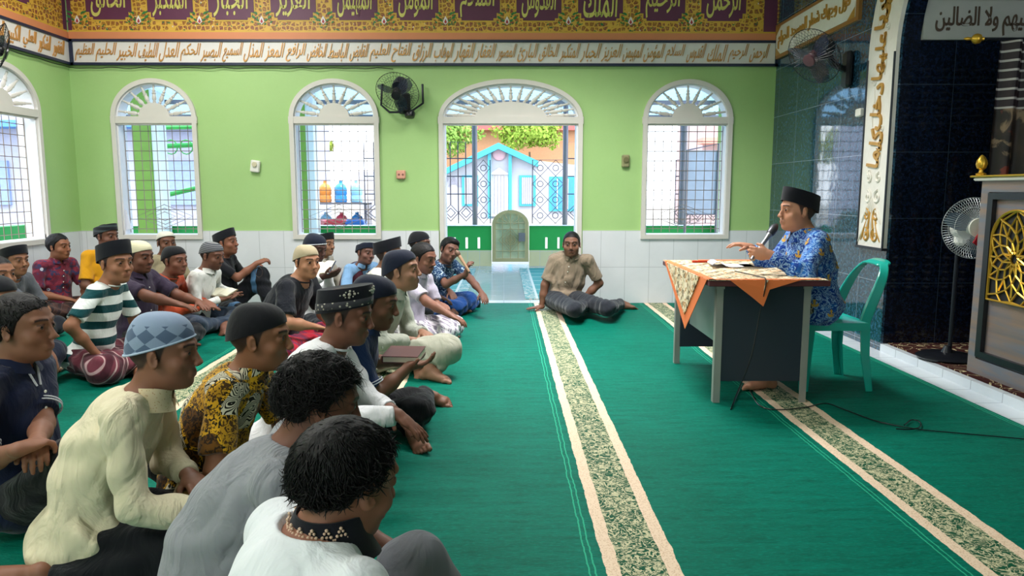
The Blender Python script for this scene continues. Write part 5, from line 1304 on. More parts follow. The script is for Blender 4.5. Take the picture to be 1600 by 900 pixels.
        def dsp(Pp):
            L_ = hpinv(Pp); x, y, z = L_.T
            return -.0045*mess*(np.sin(70*x+ph[0]+2*np.sin(50*z+ph[1]))*np.sin(64*y+ph[2]+2*np.sin(57*x))+.8*np.sin(120*z+ph[3]+2*np.sin(90*y))*np.sin(115*x+ph[4])+.5*np.sin(210*y+3*np.sin(150*x))*np.sin(190*z+ph[5]))
        hr = sdf_build(s, 'hair', M_HAIR, root, min(h, .0045), dsp, .008)
        if depth < 2.9:   # individual locks on the nearest heads
            g = G(); nl = int(o.get('locks', 900)); rc = np.array(HC['r'])+th_*.8
            V = []; F = []
            whorl = unit(np.array((.1, -.5, .85)))
            for i in range(nl):
                d = rg.randn(3); d = unit(d); L0 = np.array(HC['c'])+d*rc*(.97+.03*rg.rand())
                if L0[2] < zline(L0[1])+.012: continue
                flow = unit(d-whorl*(d@whorl)*1.0+.35*rg.randn(3)*mess); flow = unit(flow-d*(flow@d)*.9); sw = unit(np.cross(flow, d)); ln = (.022+.02*rg.rand())*(.6+.6*mess); cu_ = rg.randn()*.6*mess
                k0 = len(V); wd_ = .0016+.001*rg.rand()
                for j in range(4):
                    t = j/3; p = L0+flow*ln*t+sw*cu_*ln*t*t+d*(.003+ (.006*mess)*math.sin(PI*t)-.006*t*t); ww = wd_*(1-t*.85)
                    V += [hp(*(p+sw*ww)), hp(*(p+d*ww*.9)), hp(*(p-sw*ww))]
                for j in range(3):
                    for (a, b) in ((0, 1), (1, 2), (2, 0)): F.append((k0+j*3+a, k0+j*3+b, k0+j*3+3+b, k0+j*3+3+a))
            g.add(V, F); g.build('hair_locks', M_HAIR, hr, True, 180, recalc=False)['kind'] = 'stuff'
    # ---- hat
    hat = K.get('hat')
    if hat:
        hi = lambda x, y, z: np.array((x, y, z), float)
        ho = (songkok if hat[0] == 'songkok' else skullcap)(root, hi, R, 1., hat[1], *hat[2:])
        ho.matrix_local = Matrix.LocRotScale(Vector(H), Matrix(R.tolist()).to_quaternion(), Vector((hs_,)*3))
    # ---- shirt
    kind, slv, tm = top[0], top[1], top[2]
    s = SDF(); t_ = .012
    s.ell(ch, np.array((.150, .105, .165))*W+t_*.6, .06, R=Rt); s.ell(be, np.array((.140, .112, .16))*W*K.get('belly', 1.)+t_, .07); s.cone(bz(.62), NB-up*.035, .105*W, .052, .06)
    s.ell(P0+np.array((0, -.018, .0)), np.array((.165, .125, .09))*W+.026, .06)
    s.cone(Sc_, SR-sd*.015, .056*W, .049*W, .03); s.cone(Sc_, SL+sd*.015, .056*W, .049*W, .03)
    s.cone(NB-up*.02, SR-sd*.04, .040, .046, .04); s.cone(NB-up*.02, SL+sd*.04, .040, .046, .04)
    rg = np.random.RandomState(NP*3+1)
    for sg, S, E_, T, hd, hn, cu in arms:
        if slv == 'short':
            e = S+(E_-S)*.80; s.cone(S-unit(E_-S)*.0, e, .052*W, .058*W, .035, cut=1)
        else:
            s.cone(S, E_, .050*W, .049*W, .035); s.cone(E_, E_+(T-E_)*.93, .053*W, .036*W, .025, cut=1)
    if kind in ('koko', 'long'): s.cone(P0+np.array((.1, .05, -.02)), P0+np.array((-.1, .05, -.02)), .088*W, .088*W, .06)
    # neck opening
    s.cone(NB-up*.010+frw*(.020 if kind == 'tee' else .014), NB+up*.12, (.061 if kind == 'tee' else .056)*W, .085*W, .008, 'sub'); s.cone(NB+up*.06, hp(0, 0, 0), .10, .10, .004, 'sub')
    s.fn(lambda Pp: .012-Pp[:, 2], 'int', .01)
    ph = rg.rand(12)*6; amp = K.get('fold', .0085)
    def folds(Pp):
        x, y, z = Pp.T; a = np.sin(24*z+9*x+4*np.sin(11*y+ph[0])+ph[1])*np.sin(7*x+5*y+ph[2]); b = np.sin(38*(z*.6+.8*y)+5*np.sin(13*x+ph[3])+ph[4])*np.sin(9*z+ph[5]); c = np.sin(15*y-20*z+6*np.sin(8*z+ph[6])+ph[7])
        low = np.clip(1.25-(z-P0[2])/.45, .35, 1.2); return amp*(.8*(1-2*np.sqrt(np.abs(a)))*.5+.75*b*low+.6*c*low)
    sh = sdf_build(s, K.get('topname', 'shirt'), tm, root, hcl, folds, amp*1.6, relax=2)
    if kind in ('collar', 'koko'):
        cm = K.get('collarmat', tm); n = 28; rows = []; hh = .030 if kind == 'collar' else .034
        pr = [(-.03, .070), (hh*.4, .0595), (hh*.8, .060), (hh*.83, .063), (hh*.4, .071), (-.018, .086)] if kind == 'collar' else [(-.05, .086), (-.012, .066), (hh*.75, .060), (hh*.75, .0635), (-.008, .072), (-.05, .100)]
        for dh, rr in pr:
            row = []
            for i in range(n):
                a = -PI/2+.16+(2*PI-.32)*i/(n-1)+PI; q = abs(a-PI/2)  # gap at the front
                gap = abs(((a+PI/2) % (2*PI))-PI)
                a2 = PI/2+ (2*PI)*(i/(n-1))*(.94)+.06*PI
                dip = -.022*max(0, math.sin(a2))**2+K.get('colup', 0)
                row.append(NB+np.array((0, 0, .0))+unit(sd)*rr*W*math.cos(a2)+frw*(rr*W*math.sin(a2)+.012)+up*(dh+dip-.002))
            rows.append(row)
        G().grid(rows).build('collar', cm, sh, True, 60, recalc=False)
    elif kind == 'tee':
        g = G(); g.tube([NB+unit(sd)*.064*W*math.cos(a)+frw*(.066*W*math.sin(a)+.014)+up*(-.012-.020*math.sin(a)) for a in [2*PI*i/28 for i in range(28)]], .0055, 6, True); g.build('neckband', K.get('collarmat', tm), sh, True)
    if kind == 'collar' or K.get('buttons'):
        g = G()
        for t in (.80, .68, .56, .44):
            c = bz(t); rr = .105*W+t_; g.sph(c+frw*(rr+.012)+np.array((0, 0, -.01)), (.006, .004, .006), 8, 5)
        g.build('button', K.get('buttonmat', M_WHITEP), sh, True)
    if K.get('cuffmat'):
        for sg, S, E_, T, hd, hn, cu in arms:
            e = S+(E_-S)*.80; d_, u_, w_ = orth(E_-S); g = G()
            for off in (-.012, -.024): g.tube([e+d_*off+(u_*math.cos(a)+w_*math.sin(a))*.0655*W for a in [2*PI*i/24 for i in range(24)]], .0028, 5, True)
            g.build('cuff_trim', K['cuffmat'], sh, True)
    # ---- legs' cloth
    bk, bm = bot[0], bot[1]; s = SDF(); ex = .013 if bk == 'trousers' else .024; kk = .03 if bk == 'trousers' else .09
    s.ell(P0+np.array((0, .0, -.015)), np.array((.158, .118, .090))*W, .05)
    for sg, hip, kn, an, td, sm in LG:
        a2 = kn+(an-kn)*(K.get('legcut', .86)); s.cone(hip, kn, .082*W+ex*.5, .060*sc+ex, kk); s.cone(kn, a2, .058*sc+ex, .042*sc+ex, kk, cut=1)
    if bk == 'sarong' and pose == 'cross': s.ell((0, .24, .10), (.24, .17, .06), .08)
    s.fn(lambda Pp: .004-Pp[:, 2], 'int', .008)
    def folds2(Pp):
        x, y, z = Pp.T; return (.007 if bk == 'sarong' else .0055)*(np.sin(30*x+12*y+5*np.sin(16*z+ph[8])+ph[9])*.8+.6*np.sin(34*y-14*x+4*np.sin(18*x+ph[10])+ph[11]))
    sdf_build(s, bk, bm, root, hcl, folds2, .01, relax=2)
    info = dict(root=root, loc=loc, hp=hp, arms=arms, H=H, base=base, rz=rz, NB=NB, shirt=sh, frw=frw, sd=sd, W=W, bz=bz, LG=LG, world=lambda p: np.array((base[0]+math.cos(rz)*p[0]-math.sin(rz)*p[1], base[1]+math.sin(rz)*p[0]+math.cos(rz)*p[1], p[2])))
    return info
def rootlocal(o, info): o.location = (*info['base'], 0); o.rotation_euler = (0, 0, info['rz'])
def book(label, center, yaw, w_=.15, l_=.21, open_=True, tilt=0., roll=0., cover='6e3b30', closed_t=.03, ornate=False):
    bk = thing('book', label, 'book', tuple(center), math.radians(yaw)); bk.rotation_euler = (math.radians(tilt), math.radians(roll), math.radians(yaw))
    cm = flat('book_cover_'+cover, cover, .5); pm = flat('book_page', 'e2dcc6', .7, var=.04)
    if open_:
        for s_ in (-1, 1):
            rows = [[(s_*w_*t, y, .006+.022*math.sin(min(1, t*1.15)*PI)*.6+.004) for y in (-l_/2, l_/2)] for t in [i/8 for i in range(9)]]
            g = G().grid(rows); g.grid([[(p[0], p[1], .004) for p in r] for r in rows]); a = len(g.v)
            g.add([r[0] for r in rows]+[(r[0][0], r[0][1], .004) for r in rows], [(i, i+1, 10+i, 9+i) for i in range(8)]); g.add([r[1] for r in rows]+[(r[1][0], r[1][1], .004) for r in rows], [(i, i+1, 10+i, 9+i) for i in range(8)])
            g.build('page_block', pm, bk, True)
        G().bb(-w_-.006, w_+.006, -l_/2-.005, l_/2+.005, 0, .004).build('cover', cm, bk)
    else:
        G().bb(-w_+.004, w_-.003, -l_/2+.005, l_/2-.005, .004, closed_t-.004).build('page_block', pm, bk)
        G().bb(-w_, w_, -l_/2, l_/2, 0, .004).bb(-w_, w_, -l_/2, l_/2, closed_t-.004, closed_t).bb(-w_-.003, -w_+.003, -l_/2, l_/2, 0, closed_t).build('cover', cm, bk)
        if ornate:
            g = G(); 
            for k in range(12): a = 2*PI*k/12; g.sph((.055*math.cos(a), .055*math.sin(a), closed_t), (.016, .016, .0015), 8, 4)
            g.tube([(-w_+.015, -l_/2+.015, closed_t), (w_-.015, -l_/2+.015, closed_t), (w_-.015, l_/2-.015, closed_t), (-w_+.015, l_/2-.015, closed_t)], .003, 4, True)
            g.build('gilt_ornament', flat('brown_gilt', '9a6f3a', .5), bk); G().sph((0, 0, closed_t), (.03, .03, .002), 16, 4).build('medallion', flat('book_cream', 'e6dcc4', .6), bk)
    return bk

# ------------------------------------------------------------------ the people
VELV = cloth_mat('black_velvet', '12141c', wr=.05); KNAVY = cloth_mat('navy_knit', '161c2e', wr=.1); KBLK = cloth_mat('black_knit', '15161b', wr=.1)
KCREAM = cloth_mat('cream_knit', 'd9d3b6', p_lines('d9d3b6', 'c9c2a2', 160), wr=.1); KWHITE = cloth_mat('ivory_knit', 'dcd8cc', wr=.1)
KBEIGE = cloth_mat('beige_knit', 'b9a98c', p_lines('bdae92', '9e8f74', 120), wr=.1); KGREY = cloth_mat('grey_striped_knit', '4a4c52', p_lines('42454d', '77777a', 70), wr=.1)
KOPI = cloth_mat('blue_white_woven_cap', '8494ad', p_kopiah, wr=.03); KRIM = cloth_mat('pale_blue_rim', 'a9b9d0', wr=.05)
SILV = cloth_mat('silver_embroidery', '4a4a52', lambda n, b: n.mix(n.step(n.vor(60), .32, .2), rgb('3a3a40'), rgb('b9b2a4')), wr=.1); GOLDTH = flat('gold_thread', '9c8660', .5, .3); SILTH = flat('silver_thread', 'b9b4a8', .5, .3)
T_DARK = cloth_mat('charcoal_trousers', '23262e'); T_BLK = cloth_mat('black_trousers', '14161b'); T_GREY = cloth_mat('grey_trousers', '6d6f76'); T_BLUEG = cloth_mat('blue_grey_trousers', '3e4a5c')
S_BROWN = cloth_mat('dark_brown_sarong', '3a2a28', p_plaid('2f2326', '47302c', 7, '5a4038')); 
def cfg_skin(h, **k): return dict(skin=h, **k)

# --- back rows, left half
I1 = person(92, 386, .71, face=-25, hyaw=-12, label='man in maroon flowered batik shirt, bare dark hair, sitting by the left corner', o=cfg_skin('8a5a42', hair=(.012, .4, 0)), top=('collar', 'short', cloth_mat('maroon_batik', '7a3045', p_maroon)), bottom=('sarong', S_BROWN), legs='cross')
I2 = person(167, 370, .80, face=-35, hyaw=-20, label='man in yellow shirt and black cap with grey band, half hidden at the wall', o=cfg_skin('6b4535', mous=.6), hat=('songkok', cloth_mat('dark_grey_cap', '23272c', p_lines('1c1f24', '3c4648', 22), wr=.05), .065), top=('tee', 'short', cloth_mat('mustard_shirt', 'd99a1c')), bottom=('trousers', T_DARK), sc=1.05)
I5 = person(260, 380, .72, face=-30, hyaw=-45, label='man in khaki shirt and small white cap leaning at the wall behind the orange shirt', o=cfg_skin('6b4636', mous=.5), hat=('skull', KWHITE, .118, .045), top=('tee', 'short', cloth_mat('khaki_shirt', 'a09478')), bottom=('trousers', T_DARK))
I8 = person(354, 380, .74, face=-12, hyaw=-12, hpit=-8, label='man in black shirt and tall black cap against the wall, arm on raised knee', o=cfg_skin('7c4f3c', mous=.3), hat=('songkok', VELV, .080, .05), top=('tee', 'short', cloth_mat('black_tee', '15161c')), bottom=('sarong', cloth_mat('dark_sarong_blue_trim', '17191f', lambda n, b: n.mix(n.math('LESS_THAN', n.math('FRACT', n.math('MULTIPLY', n.sep()[1], 4.2)), .22), b, rgb('4a6f92')))), legs='kneeupL', handR=('Y', 402, 411, 7.28), poleR=(.2, -.2, -1), curlR=.9, handL=('Y', 398, 416, 7.5), hnR=(-.5, 0, -1.), curlL=.9)
I6 = person(273, 408, .665, face=-8, hyaw=-22, label='man in orange shirt and black round cap with hands held over his knees', o=cfg_skin('7a5040'), hat=('skull', KBLK, .122, .036), top=('tee', 'long', cloth_mat('rust_orange_shirt', 'b4492a')), bottom=('trousers', T_BLK), handR=('Y', 315, 480, 6.1), handL=('Y', 322, 472, 6.4))
I7 = person(331, 400, .675, face=-10, hyaw=-18, hpit=10, label='man in white shirt and striped grey cap with an open book on his lap', o=cfg_skin('6f4a3b', mous=.5, beard=.4), hat=('skull', KGREY, .120, .035), top=('collar', 'long', cloth_mat('white_shirt', 'dcdcd8')), bottom=('trousers', T_BLUEG), handR=('Y', 345, 468, 6.55), handL=('Y', 362, 458, 6.8), hnR=(0, 0, 1), hnL=(0, 0, 1))
bk = book('open book with pale pages on the lap of the man in white shirt', atY(344, 458, 6.66), -10, .12, .18, cover='7d6a4e', tilt=12)
I4 = person(218, 402, .74, face=-14, hyaw=-20, hpit=4, label='man in dark purple shirt and cream skull cap, forearms stretched over his knees', o=cfg_skin('6a4334', mous=.5, fat=1.1), hat=('skull', KCREAM, .124, .034), top=('collar', 'short', cloth_mat('aubergine_shirt', '352b3e')), bottom=('trousers', T_BLK), build=1.1, handR=('Y', 302, 484, 5.42), handL=('Y', 310, 472, 5.75), curl=.2, poleR=(.6, -.2, -.6))
I3 = person(181, 412, .76, hs=1.15, lean=.22, face=2, hyaw=-28, hpit=0, label='man in green and white striped tee, tall black cap and maroon striped sarong', o=cfg_skin('8a5c44'), hat=('songkok', VELV, .090, .04), top=('tee', 'short', cloth_mat('striped_tee', 'e4e8e6', p_stripes)), bottom=('sarong', cloth_mat('maroon_striped_sarong', '5d2733', p_plaid('4a1f2b', '6e3340', 7, 'c9a9a9', 0.))), handR=(.25, .17, .20), poleR=(.8, -.5, .1), curlR=.3, hunch=.02)
book('grey notebook lying tilted beside the striped shirt man', atZ(212, 506, .14), 60, .10, .15, open_=False, tilt=25, cover='a9a9ad')
I20 = person(24, 408, .68, face=-15, hyaw=-22, label='man in grey shirt and black cap behind the heads at the left edge', o=cfg_skin('8c6048', mous=.4), hat=('songkok', VELV, .075, .02), top=('tee', 'short', cloth_mat('grey_shirt', '5b5f66')), bottom=('trousers', T_DARK))
I21 = person(-2, 430, .70, face=-18, hyaw=-22, label='bareheaded man cut by the left edge in front of the grey shirt', o=cfg_skin('8a5d45', hair=(.006, .2, 0)), top=('collar', 'short', cloth_mat('slate_shirt', '565b66')), bottom=('trousers', T_DARK), handR=(.2, .5, .25))
I22 = person(-4, 466, .66, face=-5, hyaw=-20, hpit=12, label='man with black cap cut off at the left edge, hand hanging over his knee', o=cfg_skin('7c5340'), hat=('skull', KBLK, .120, .034), top=('tee', 'short', cloth_mat('charcoal_tee', '2b2d33')), bottom=('trousers', cloth_mat('navy_trousers', '1d2436')), legs=lambda hr, hl, loc: [(1, hr, ('Z', 50, 560, .20), ('Z', 70, 607, .06), (1, .1, -.05), (0, -.6, -.8)), (-1, hl, ('Z', 85, 548, .20), ('Z', 70, 590, .07), (1, .2, 0), (0, .5, -1))], handR=('Y', 72, 585, 3.62), handL=('Y', 88, 560, 3.85), curl=.4, hdR=(.3, .6, -1), hdL=(.2, .5, -1))

# --- middle
I11 = person(508, 382, .70, face=-20, hyaw=-30, label='man in black cap against the wall, mostly hidden behind the cap with white edge', o=cfg_skin('8f6750', mous=.4), hat=('songkok', VELV, .070), top=('tee', 'long', cloth_mat('pale_stone_shirt', 'b3aca0')), bottom=('trousers', T_DARK), sc=.97)
I12 = person(571, 396, .62, face=-50, hyaw=-42, hroll=-8, label='young man in blue shirt and maroon knitted vest sitting against the wall', o=cfg_skin('6d4a40'), hat=('songkok', KNAVY, .058), top=('collar', 'short', cloth_mat('light_blue_shirt', '7fa6cf')), bottom=('trousers', T_DARK), sc=.95)
# maroon vest over his shirt
i = I12; s_ = SDF(); W_ = i['W']; Rt = np.stack([unit(i['sd']), unit(np.cross(unit(i['bz'](.8)-i['bz'](.5)), unit(i['sd']))), unit(i['bz'](.8)-i['bz'](.5))], 1)
s_.ell(i['bz'](.62), np.array((.184, .165, .19))*W_, .05, R=Rt); s_.ell(i['bz'](.32), np.array((.185, .168, .18))*W_, .06)
s_.cone(i['NB']+i['frw']*.05, i['NB']+i['frw']*.06+np.array((0, 0, .12)), .055, .12, .01, 'sub'); s_.cone(i['bz'](.62)+i['frw']*.14, i['NB']+i['frw']*.08, .012, .06, .01, 'sub')
sdf_build(s_, 'vest', cloth_mat('maroon_vest', '47222f', wr=.1), i['root'], .008)
I10 = person(492, 388, .75, face=-15, hyaw=-28, hpit=14, label='man in white shirt and black cap with white edge holding up a dark book', o=cfg_skin('4e352e'), hat=('skull', KNAVY, .122, .032, .3, cloth_mat('white_edge', 'd5d8de')), top=('tee', 'long', cloth_mat('plain_white_shirt', 'd9dadd')), bottom=('trousers', T_DARK), handR=('Y', 505, 432, 6.05), handL=('Y', 512, 428, 6.3), hnR=(-.6, .3, .6))
bk = book('dark blue covered book held open by the man in the edged black cap', atY(503, 421, 6.12), -20, .10, .16, cover='2c3a55', tilt=35, roll=-10)
I9 = person(479, 410, .72, face=-12, hyaw=-42, hpit=2, label='stout man in black tee, beige knit cap and red sarong facing half toward us', o=cfg_skin('a8765a', fat=1.1, mous=.35), hat=('skull', KBEIGE, .126, .032), top=('tee', 'short', cloth_mat('black_print_tee', '161922')), bottom=('sarong', cloth_mat('red_sarong', 'a02436', p_plaid('8f1f35', 'b8263a', 5, '5d2a50'))), build=1.22, lean=.28, handR=(.12, .38, .26), poleR=(1, -.1, -.5))
i = I9; g = G(); c = i['bz'](.62)+i['frw']*.150*i['W']+i['sd']*(-.05)
P_ = [c+i['sd']*(.038*math.cos(t)*(1 if math.sin(t) > 0 else .9))+np.array((0, 0, .065*math.sin(t)))+i['frw']*.012 for t in [2*PI*k/16 for k in range(16)]]

I13 = person(608, 398, .69, hs=1.12, face=-5, hyaw=-6, label='man with tall black cap and white shirt mostly hidden behind the navy cap', o=cfg_skin('7d5744'), hat=('songkok', VELV, .088, .06), top=('tee', 'long', cloth_mat('off_white_shirt', 'd3d1c9')), bottom=('trousers', T_DARK))
I16 = person(656, 382, .72, face=-35, hyaw=-12, sideLean=.16, label='man in black shirt and black cap tucked behind the lavender shirt near doorway', o=cfg_skin('6b4a3d'), hat=('skull', KBLK, .126, .034, .3, KNAVY), top=('tee', 'short', cloth_mat('plain_black_shirt', '14171e')), bottom=('trousers', T_DARK), handR=(.18, .28, .22))
I15 = person(662, 404, .70, face=-22, hyaw=-30, hpit=10, label='bareheaded man with moustache in lavender shirt reaching toward his bare feet', o=cfg_skin('7d5444', hair=(.011, .15, 0), mous=.9, beard=.3), top=('collar', 'short', cloth_mat('lavender_shirt', 'b9b2c4')), bottom=('sarong', cloth_mat('white_figured_sarong', 'b9b2bc', p_plaid('8d8496', 'd3cdd3', 9, 'efeaf0'))), handR=('Y', 703, 492, 5.62), handL=('Y', 692, 478, 5.9), poleR=(.5, -.3, -.6), curl=.35)
I18 = person(702, 391, .66, face=-38, hyaw=-58, hroll=-16, hpit=6, label='man in dark blue figured shirt and blue sarong holding a microphone by the doorway', o=cfg_skin('6f4c40', hair=(.013, .3, 0), quiff=1), top=('tee', 'short', cloth_mat('blue_figured_shirt', '1d3a5c', p_batik_blue)), bottom=('sarong', cloth_mat('royal_blue_sarong', '1d4585', wr=.5)), handR=('Y', 728, 428, 7.02), poleR=(.5, -.1, -1), hdR=(0, .2, 1), hnR=(-.6, .6, 0), curlR=.9, handL=('Y', 757, 462, 7.15), poleL=(-.3, .2, 0), curlL=.3, hunch=.04)
mc = thing('microphone', 'brownish microphone held to the mouth of the man in dark blue figured shirt', 'microphone'); a, b = atY(728, 416, 6.96), atY(719, 402, 6.98)
d_ = unit(b-a); g = G().lathe([(.011, -.06), (.013, 0), (.016, .08), (.017, .12)], a, d_, 12).build('handle', flat('tan_microphone', 'b08a6e', .4), mc, True); G().lathe([(.017, .12), (.024, .13), (.026, .155), (.015, .178), (.001, .182)], a, d_, 14).build('grille_head', flat('brown_grille', '6e5546', .5, .3), mc, True)
I14 = person(627, 424, .70, face=-8, hyaw=-8, hpit=-6, label='large man in pale sage long shirt and navy round cap with one bare foot out', o=cfg_skin('8c6550', mous=.25), hat=('skull', KNAVY, .126, .028, .45), hs=1.13, top=('koko', 'long', cloth_mat('pale_sage_shirt', 'a9aca0')), bottom=('sarong', cloth_mat('pale_sage_sarong', 'aaa99a')), build=1.15, sc=1.06, handR=(.14, .34, .25), handL=(-.02, .40, .27), legs=lambda hr, hl, loc: [(1, hr, ('Z', 690, 545, .19), ('Z', 664, 577, .07), (.25, 1, -.05), (-.2, -.9, -.6)), (-1, hl, (-.28, .30, .12), (.05, .36, .06), (1, .2, 0), (0, .5, -1))], legcut=.8)

# --- right: man by the wall
KH = cloth_mat('brown_khaki_shirt', '8d7d6b', wr=.55)
I19 = person(893, 382, .70, face=-100, hyaw=-98, hpit=2, sideLean=-.10, label='man in brown khaki shirt sitting sideways against the white tiled wall', o=cfg_skin('74503f', hair=(.008, .1, 0), mous=.7, fat=1.15), top=('collar', 'short', KH), bottom=('trousers', T_DARK), handR=('Z', 846, 480, .035), poleR=(1, .3, .4), hdR=(1, .3, -.1), curlR=.05, hnR=(0, 0, -1), handL=(-.22, .0, .12), poleL=(-1, -.3, .2), buttons=1, lean=.10, build=1.14, hs=1.08,
  legs=lambda hr, hl, loc: [(1, hr, ('Z', 898, 484, .14), ('Z', 926, 474, .07), (-1, .0, -.05), (0, .6, -.9)), (-1, hl, ('Z', 950, 482, .14), ('Z', 972, 474, .06), (-1, -.05, -.02), (0, .5, -.9))])

# --- front rows
I27 = person(584, 474, .70, hs=1.12, face=0, hyaw=-4, hpit=10, label='man in navy polo and navy round cap holding an open book before him', o=cfg_skin('75503e', mous=.3), hat=('skull', KNAVY, .124, .030), top=('collar', 'short', cloth_mat('navy_polo', '1d3157')), cuffmat=flat('white_piping', 'c9ccd6', .7), bottom=('trousers', T_BLK), handR=('Y', 640, 572, 3.56), handL=('Y', 622, 566, 3.80), hnR=(0, .1, 1), hnL=(0, .1, 1), hdR=(.25, 1, .25), hdL=(.3, 1, .1), curl=.45, poleR=(.4, -.2, -.9),
  legs=lambda hr, hl, loc: [(1, hr, ('Z', 655, 640, .14), ('Z', 664, 614, .075), (.15, 1, -.12), (-.5, -.3, -.9)), (-1, hl, (-.28, .28, .12), (.06, .34, .06), (1, .3, 0), (0, .5, -1))])
book('thick open book with gilt page edges held up by the man in navy polo', atY(632, 559, 3.66), -6, .09, .19, cover='5a2b28', closed_t=.035, open_=False, tilt=4)
I26 = person(541, 494, .70, hs=1.10, face=-2, hyaw=-6, hpit=8, label='man in white long sleeve shirt and black cap embroidered in silver and gold', o=cfg_skin('6e4737'), hat=('songkok', VELV, .088, .06, SILV, .0, SILTH), top=('tee', 'long', cloth_mat('bright_white_shirt', 'e0e0e4')), bottom=('trousers', T_BLK), handR=('Y', 622, 648, 2.92), handL=('Y', 612, 640, 3.12), curl=.15, poleR=(.35, -.5, -.6), hdR=(.15, 1, -.75), hdL=(.3, .9, -.7), lean=.30, hunch=.08, build=1.05)
I25 = person(406, 529, .69, hs=1.08, face=-2, hyaw=2, hpit=2, label='man in brown, gold and white batik shirt and black knit cap', o=cfg_skin('84583f'), hat=('skull', KBLK, .128, .030), top=('koko', 'short', cloth_mat('brown_gold_batik', '6a4514', p_brown, wr=.2)), bottom=('trousers', T_BLK), handR=(.16, .36, .22), build=1.06, lean=.24, hunch=.09)
I24 = person(256, 552, .72, face=8, hyaw=4, hpit=2, label='man in cream shirt and woven blue white cap with a patterned book on his lap', o=cfg_skin('7d5340'), hat=('skull', KOPI, .132, .026, .30, KRIM), top=('koko', 'long', cloth_mat('cream_shirt', 'd6cbae', wr=.5)), collarmat=cloth_mat('cream_lace_collar', 'd3c2a0', lambda n, b: n.mix(n.step(n.vor(120), .3, .15), b, rgb('b08f68')), wr=.1), bottom=('trousers', T_BLK), build=1.06, lean=.27, hunch=.09, handR=(.16, .44, .22), handL=('Z', 296, 744, .285), poleR=(.25, -.4, -1), curlR=.3, hnL=(0, 0, -1), hdL=(.9, .6, -.1), fold=.010,
  legs=lambda hr, hl, loc: [(1, hr, (.14, .37, .09), (.20, -.10, .05), (.1, -1, 0), (0, 0, 1)), (-1, hl, (-.20, .36, .10), (.02, .30, .06), (1, .2, 0), (0, .5, -1))])
book('closed brown and cream ornamented book on the lap of the man in cream shirt', atZ(312, 772, .225), 14, .07, .20, open_=False, ornate=True, cover='a8906c', closed_t=.035, tilt=4)
I23 = person(36, 513, .755, face=-2, hyaw=-2, label='man in navy polo with white collar stripe hugging his knees at the left edge', o=cfg_skin('7c5340', hair=(.010, .25, 0)), top=('collar', 'short', cloth_mat('deep_navy_polo', '151d38')), collarmat=cloth_mat('navy_collar_white_edge', '151d38', wr=.1), cuffmat=flat('white_piping', 'c9ccd6', .7), bottom=('trousers', T_BLK), handR=('Y', 30, 702, 2.28), handL=('Y', 58, 690, 2.42), poleR=(.5, .2, -1), curl=.8, hdR=(-.9, .2, 0), legs=lambda hr, hl, loc: [(1, hr, (.20, .30, .34), (.10, .50, .07), (0, 1, -.05), (0, 0, -1)), (-1, hl, (-.16, .36, .26), (-.10, .58, .07), (.1, 1, -.05), (0, 0, -1))])
i = I23; text_on('P', 'shirt_lettering', flat('white_thread', 'c9ccd2', .7), i['bz'](.52)+i['frw']*.128*i['W']+i['sd']*.085, .014, .02, i['sd']*-1, (0, 0, 1), .012, i['shirt'], False)
g = G()
for k in (-1, 1): g.tube([i['NB']+i['frw']*(.075+.012*t*0)+np.array((0, 0, .0))+i['sd']*k*(.030-.010*t)+i['bz'](.9-.13*t)*0+np.array((0, .01*t, -.02-.035*t)) for t in range(3)], .004, 5)
g.build('collar_stripe', flat('white_piping', 'c9ccd6', .7), i['shirt'], True)
I28 = person(499, 628, .70, nz=-.105, hs=.98, face=10, hyaw=18, hpit=14, label='man with messy black hair in plain grey shirt bending forward', o=cfg_skin('6a4434', hair=(.018, .9, 0), locks=3200), top=('tee', 'short', cloth_mat('soft_grey_shirt', '84868c', wr=.5)), bottom=('trousers', T_GREY), lean=.32, hunch=.10, build=1.08, handR=(.1, .45, .2))
I29 = person(541, 752, .67, nz=-.090, colup=.020, face=40, hyaw=44, hpit=14, label='man with short black hair in white shirt with dark embroidered collar, nearest to us', o=cfg_skin('8a5c48', hair=(.010, .35, 0), locks=5200), top=('koko', 'short', cloth_mat('white_embroidered_shirt', 'dcdfe4')), collarmat=cloth_mat('black_collar_band', '15171f', wr=.05), bottom=('trousers', T_GREY), lean=.14, hunch=.10, handR=(.10, .30, .24), handL=(-.05, .32, .24), build=1.12, legs=lambda hr, hl, loc: [(1, hr, ('Z', 645, 888, .40), (.14, .52, .08), (.15, 1, -.05), (0, 0, -1)), (-1, hl, (-.30, .25, .10), (.05, .33, .06), (1, .2, 0), (0, .5, -1))])
i = I29; g = G(); gb = G()
for k in range(9):
    a = PI*1.5+(k-4)*.36
    c = i['NB']+unit(i['sd'])*.0705*i['W']*math.cos(a)+i['frw']*(.0705*i['W']*math.sin(a)+.012); upv = np.array((0, 0, 1.)); tn = -unit(i['sd'])*math.sin(a)+i['frw']*math.cos(a); nn = unit(i['sd'])*math.cos(a)+i['frw']*math.sin(a)
    for (du, dv, r) in ((0, .024, .0035), (-.004, .018, .003), (.004, .018, .003), (-.008, .010, .0035), (.008, .010, .0035), (0, .010, .003), (-.012, .004, .0028), (.012, .004, .0028), (0, .003, .003)): g.sph(c+tn*du+upv*(dv+.010)+nn*-.003, r, 6, 4)
g.build('collar_embroidery', flat('beige_thread', 'd9b9a0', .6), i['shirt'], True)

